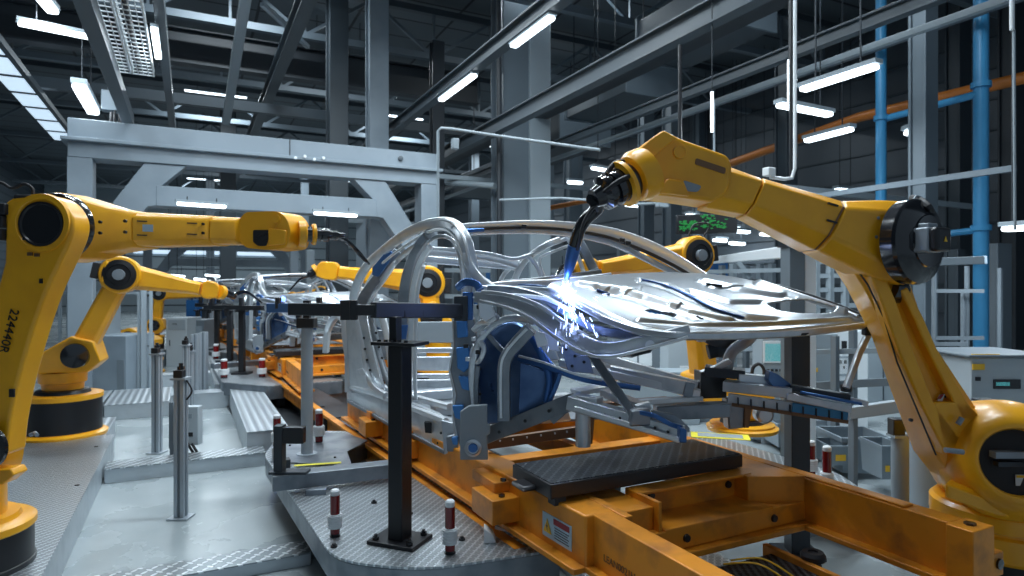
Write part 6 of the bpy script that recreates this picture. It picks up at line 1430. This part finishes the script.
# crates
def crate(u0, u1, vt, vb, D, label, dep=0.5, tagc=None):
    w_ = (u1-u0)/FPX*D; zt = H+(288-vt)/FPX*D; zb = H+(288-vb)/FPX*D; c = P((u0+u1)/2, 288, D)+FW*dep/2
    zb = max(zb, 0.0)
    r = thing('storage_crate', V((c.x, c.y, zb)), label, 'crate'); t = 0.02; h = zt-zb
    b = MB(); cc = V((c.x, c.y, zb))
    def tap(sx, sy, z): return [cc+RT*sx*w_/2+FW*sy*dep/2+UP*z for (sx, sy) in ((-sx, -sy), (sx, -sy), (sx, sy), (-sx, sy))]
    b.loft([tap(0.90, 0.90, 0), tap(1, 1, h*0.9), tap(0.95, 0.93, h*0.9), tap(0.86, 0.85, 0.03)], cap=True); b.build('bin_wall', 'crate_grey', r)
    b = MB(); o = tap(1.04, 1.04, h*0.88); o2 = tap(1.04, 1.04, h); i2 = tap(0.94, 0.92, h); i1 = tap(0.94, 0.92, h*0.88)
    b.loft([o, o2, i2, i1], cap=False, closed=True); b.build('rim', 'crate_grey', r)
    if tagc: pbox(r, 'label', tagc[0], tagc[1], tagc[2], tagc[3], D-0.0, 0.012, 'label_yellow', 0.001)
    return r
crate(842, 893, 438, 474, 7.0, 'large open grey crate right of the thin grey post', 0.6)
crate(806, 852, 430, 455, 7.7, 'open grey crate left of the thin grey post', 0.6)
crate(778, 812, 424, 448, 8.1, 'grey crate partly behind the dark square post', 0.6)
crate(882, 905, 446, 480, 6.4, 'grey crate with a yellow label behind the pale round post', 0.4, (886, 890, 466, 472))
crate(752, 785, 420, 440, 8.6, 'grey crate behind the yellow robot base ring', 0.5)
crate(830, 852, 446, 466, 6.9, 'small low grey crate with a yellow label beneath the thin grey post', 0.4, (836, 846, 455, 461))
# cables / hose loop by the operator panel
tag(MB().tube([P(752, 378, 7.6), P(753, 368, 7.6), P(759, 364, 7.6), P(764, 370, 7.6), P(763, 380, 7.6)], 0.02, 8, smooth=5).build('hose_loop', 'black_rubber'), 'black hose loop in front of the operator panel', 'hose')

# ------------------------------------------------------------ background left
gbox('control_cabinet', 166, 187, 318, 17, 0.8, 'cabinet_grey', 'tall pale grey cabinet in the aisle background, left door', 'cabinet', [('upper_panel', 168, 185, 320, 330, 'light_grey'), ('name_plate', 172, 177, 323, 325, 'beam_mid'), ('handle', 169, 170, 340, 346, 'beam_mid')])
gbox('control_cabinet', 188, 204, 320, 17.5, 0.8, 'mid_grey', 'darker grey cabinet just right of the tall pale cabinet', 'cabinet', [('panel', 190, 202, 326, 360, 'grey_paint')])
for i, (u0, u1) in enumerate(((186, 196), (197, 207), (208, 218), (226, 236))):
    gbox('blue_screen', u0, u1, 300, 26+i*0.3, 0.1, 'blue_curtain', ['first', 'second', 'third', 'fourth'][i]+' from the left of the blue welding screens at the end of the aisle', 'screen')
gbox('blue_screen', 700, 713, 262, 20, 0.1, 'blue_curtain', 'blue welding screen behind the far robot elbow, left one', 'screen')
gbox('blue_screen', 714, 728, 262, 20.2, 0.1, 'blue_curtain', 'blue welding screen behind the far robot elbow, right one', 'screen')
gbox('blue_screen', 648, 664, 270, 20.5, 0.1, 'blue_curtain', 'blue welding screen behind the windscreen pillar', 'screen')
gbox('blue_screen', 474, 490, 270, 20, 0.1, 'blue_curtain', 'blue welding screen seen through the front door opening', 'screen')
# machine housings and fence left
gbox('machine_housing', 66, 92, 305, 13.5, 1.0, 'grey_paint', 'tall grey housing behind the second left robot', 'housing', [('window_slot', 70, 76, 306, 322, 'white_paint')])
gbox('machine_housing', 92, 126, 336, 12.6, 1.0, 'gantry_grey', 'broad grey housing right of the second left robot shoulder', 'housing', [('side_plate', 117, 124, 360, 392, 'mid_grey')])
gbox('machine_housing', 128, 153, 352, 16.5, 0.8, 'mid_grey', 'low dark machine housing behind the fence posts', 'housing', [('slot', 132, 150, 358, 372, 'black_paint'), ('yellow_band', 130, 152, 384, 388, 'label_yellow')])
r = thing('safety_fence', V((P(130, 300, 13).x, P(130, 300, 13).y, 0)), 'tall pale safety fence behind the left aisle posts', 'fence')
for (u, vt, m, w_) in ((139, 292, 'light_grey', 0.06), (144, 290, 'grey_paint', 0.10), (151, 288, 'light_grey', 0.06), (98, 296, 'light_grey', 0.05), (60, 260, 'light_grey', 0.06)):
    a = P(u, 288, 13); MB().box(a.x-w_/2, a.x+w_/2, a.y-w_/2, a.y+w_/2, 0, H+(288-vt)/FPX*13).build('upright', m, r)
for v in (293, 346): MB().beam(P(56, v, 13.1), P(151, v, 13.1), 0.04, 0.05).build('rail', 'light_grey', r)
for (u, vt, lab, m) in ((268, 292, 'slim pale post at the head of the second car', 'light_grey'), (294, 240, 'tall pale upright between the two cars', 'gantry_grey'), (310, 250, 'second tall pale upright between the two cars', 'light_grey')):
    a = P(u, 288, 24); tag(MB().box(a.x-0.15, a.x+0.15, a.y-0.15, a.y+0.15, 0, H+(288-vt)/FPX*24).build('guard_post', m, bevel=0.02), lab, 'post')
rr = random.Random(11)
for i in range(14):
    u = 455+i*9+rr.uniform(-2, 2); D_ = rr.uniform(17, 30)
    a = P(u, 288, D_); zt = rr.choice([2.6, 3.0, 3.6, 4.2])
    tag(MB().box(a.x-0.09, a.x+0.09, a.y-0.09, a.y+0.09, 0, zt).build('guard_post', rr.choice(['light_grey', 'mid_grey', 'grey_paint'])), 'pale upright of the far guard fence behind the car', 'post', 'uprights of the far guard fence behind the car')
for i, (v, D_) in enumerate(((270, 18), (296, 18), (318, 19))):
    tag(MB().beam(P(380, v, D_), P(600, v+1, D_), 0.08, 0.12).build('guard_beam', 'light_grey'), ['upper', 'middle', 'lower'][i]+' pale rail of the far guard fence behind the car', 'beam')
for i, (u0, u1, vt, D_, m, lab) in enumerate(((470, 500, 305, 19, 'light_grey', 'pale machine housing behind the front door opening'), (412, 446, 335, 15, 'mid_grey', 'grey machine housing under the robot behind the car'), (545, 580, 250, 26, 'light_grey', 'pale panel behind the rear side window'), (620, 650, 240, 26, 'mid_grey', 'grey panel behind the windscreen frame'), (255, 285, 300, 30, 'light_grey', 'pale housing at the far end of the line'), (356, 376, 205, 24, 'gantry_grey', 'tall pale panel behind the rear pillar'))):
    gbox('machine_housing', u0, u1, vt, D_, 0.8, m, lab, 'housing', [('door_gap', (u0+u1)/2-0.5, (u0+u1)/2+0.5, vt+6, vt+40, 'beam_mid')])
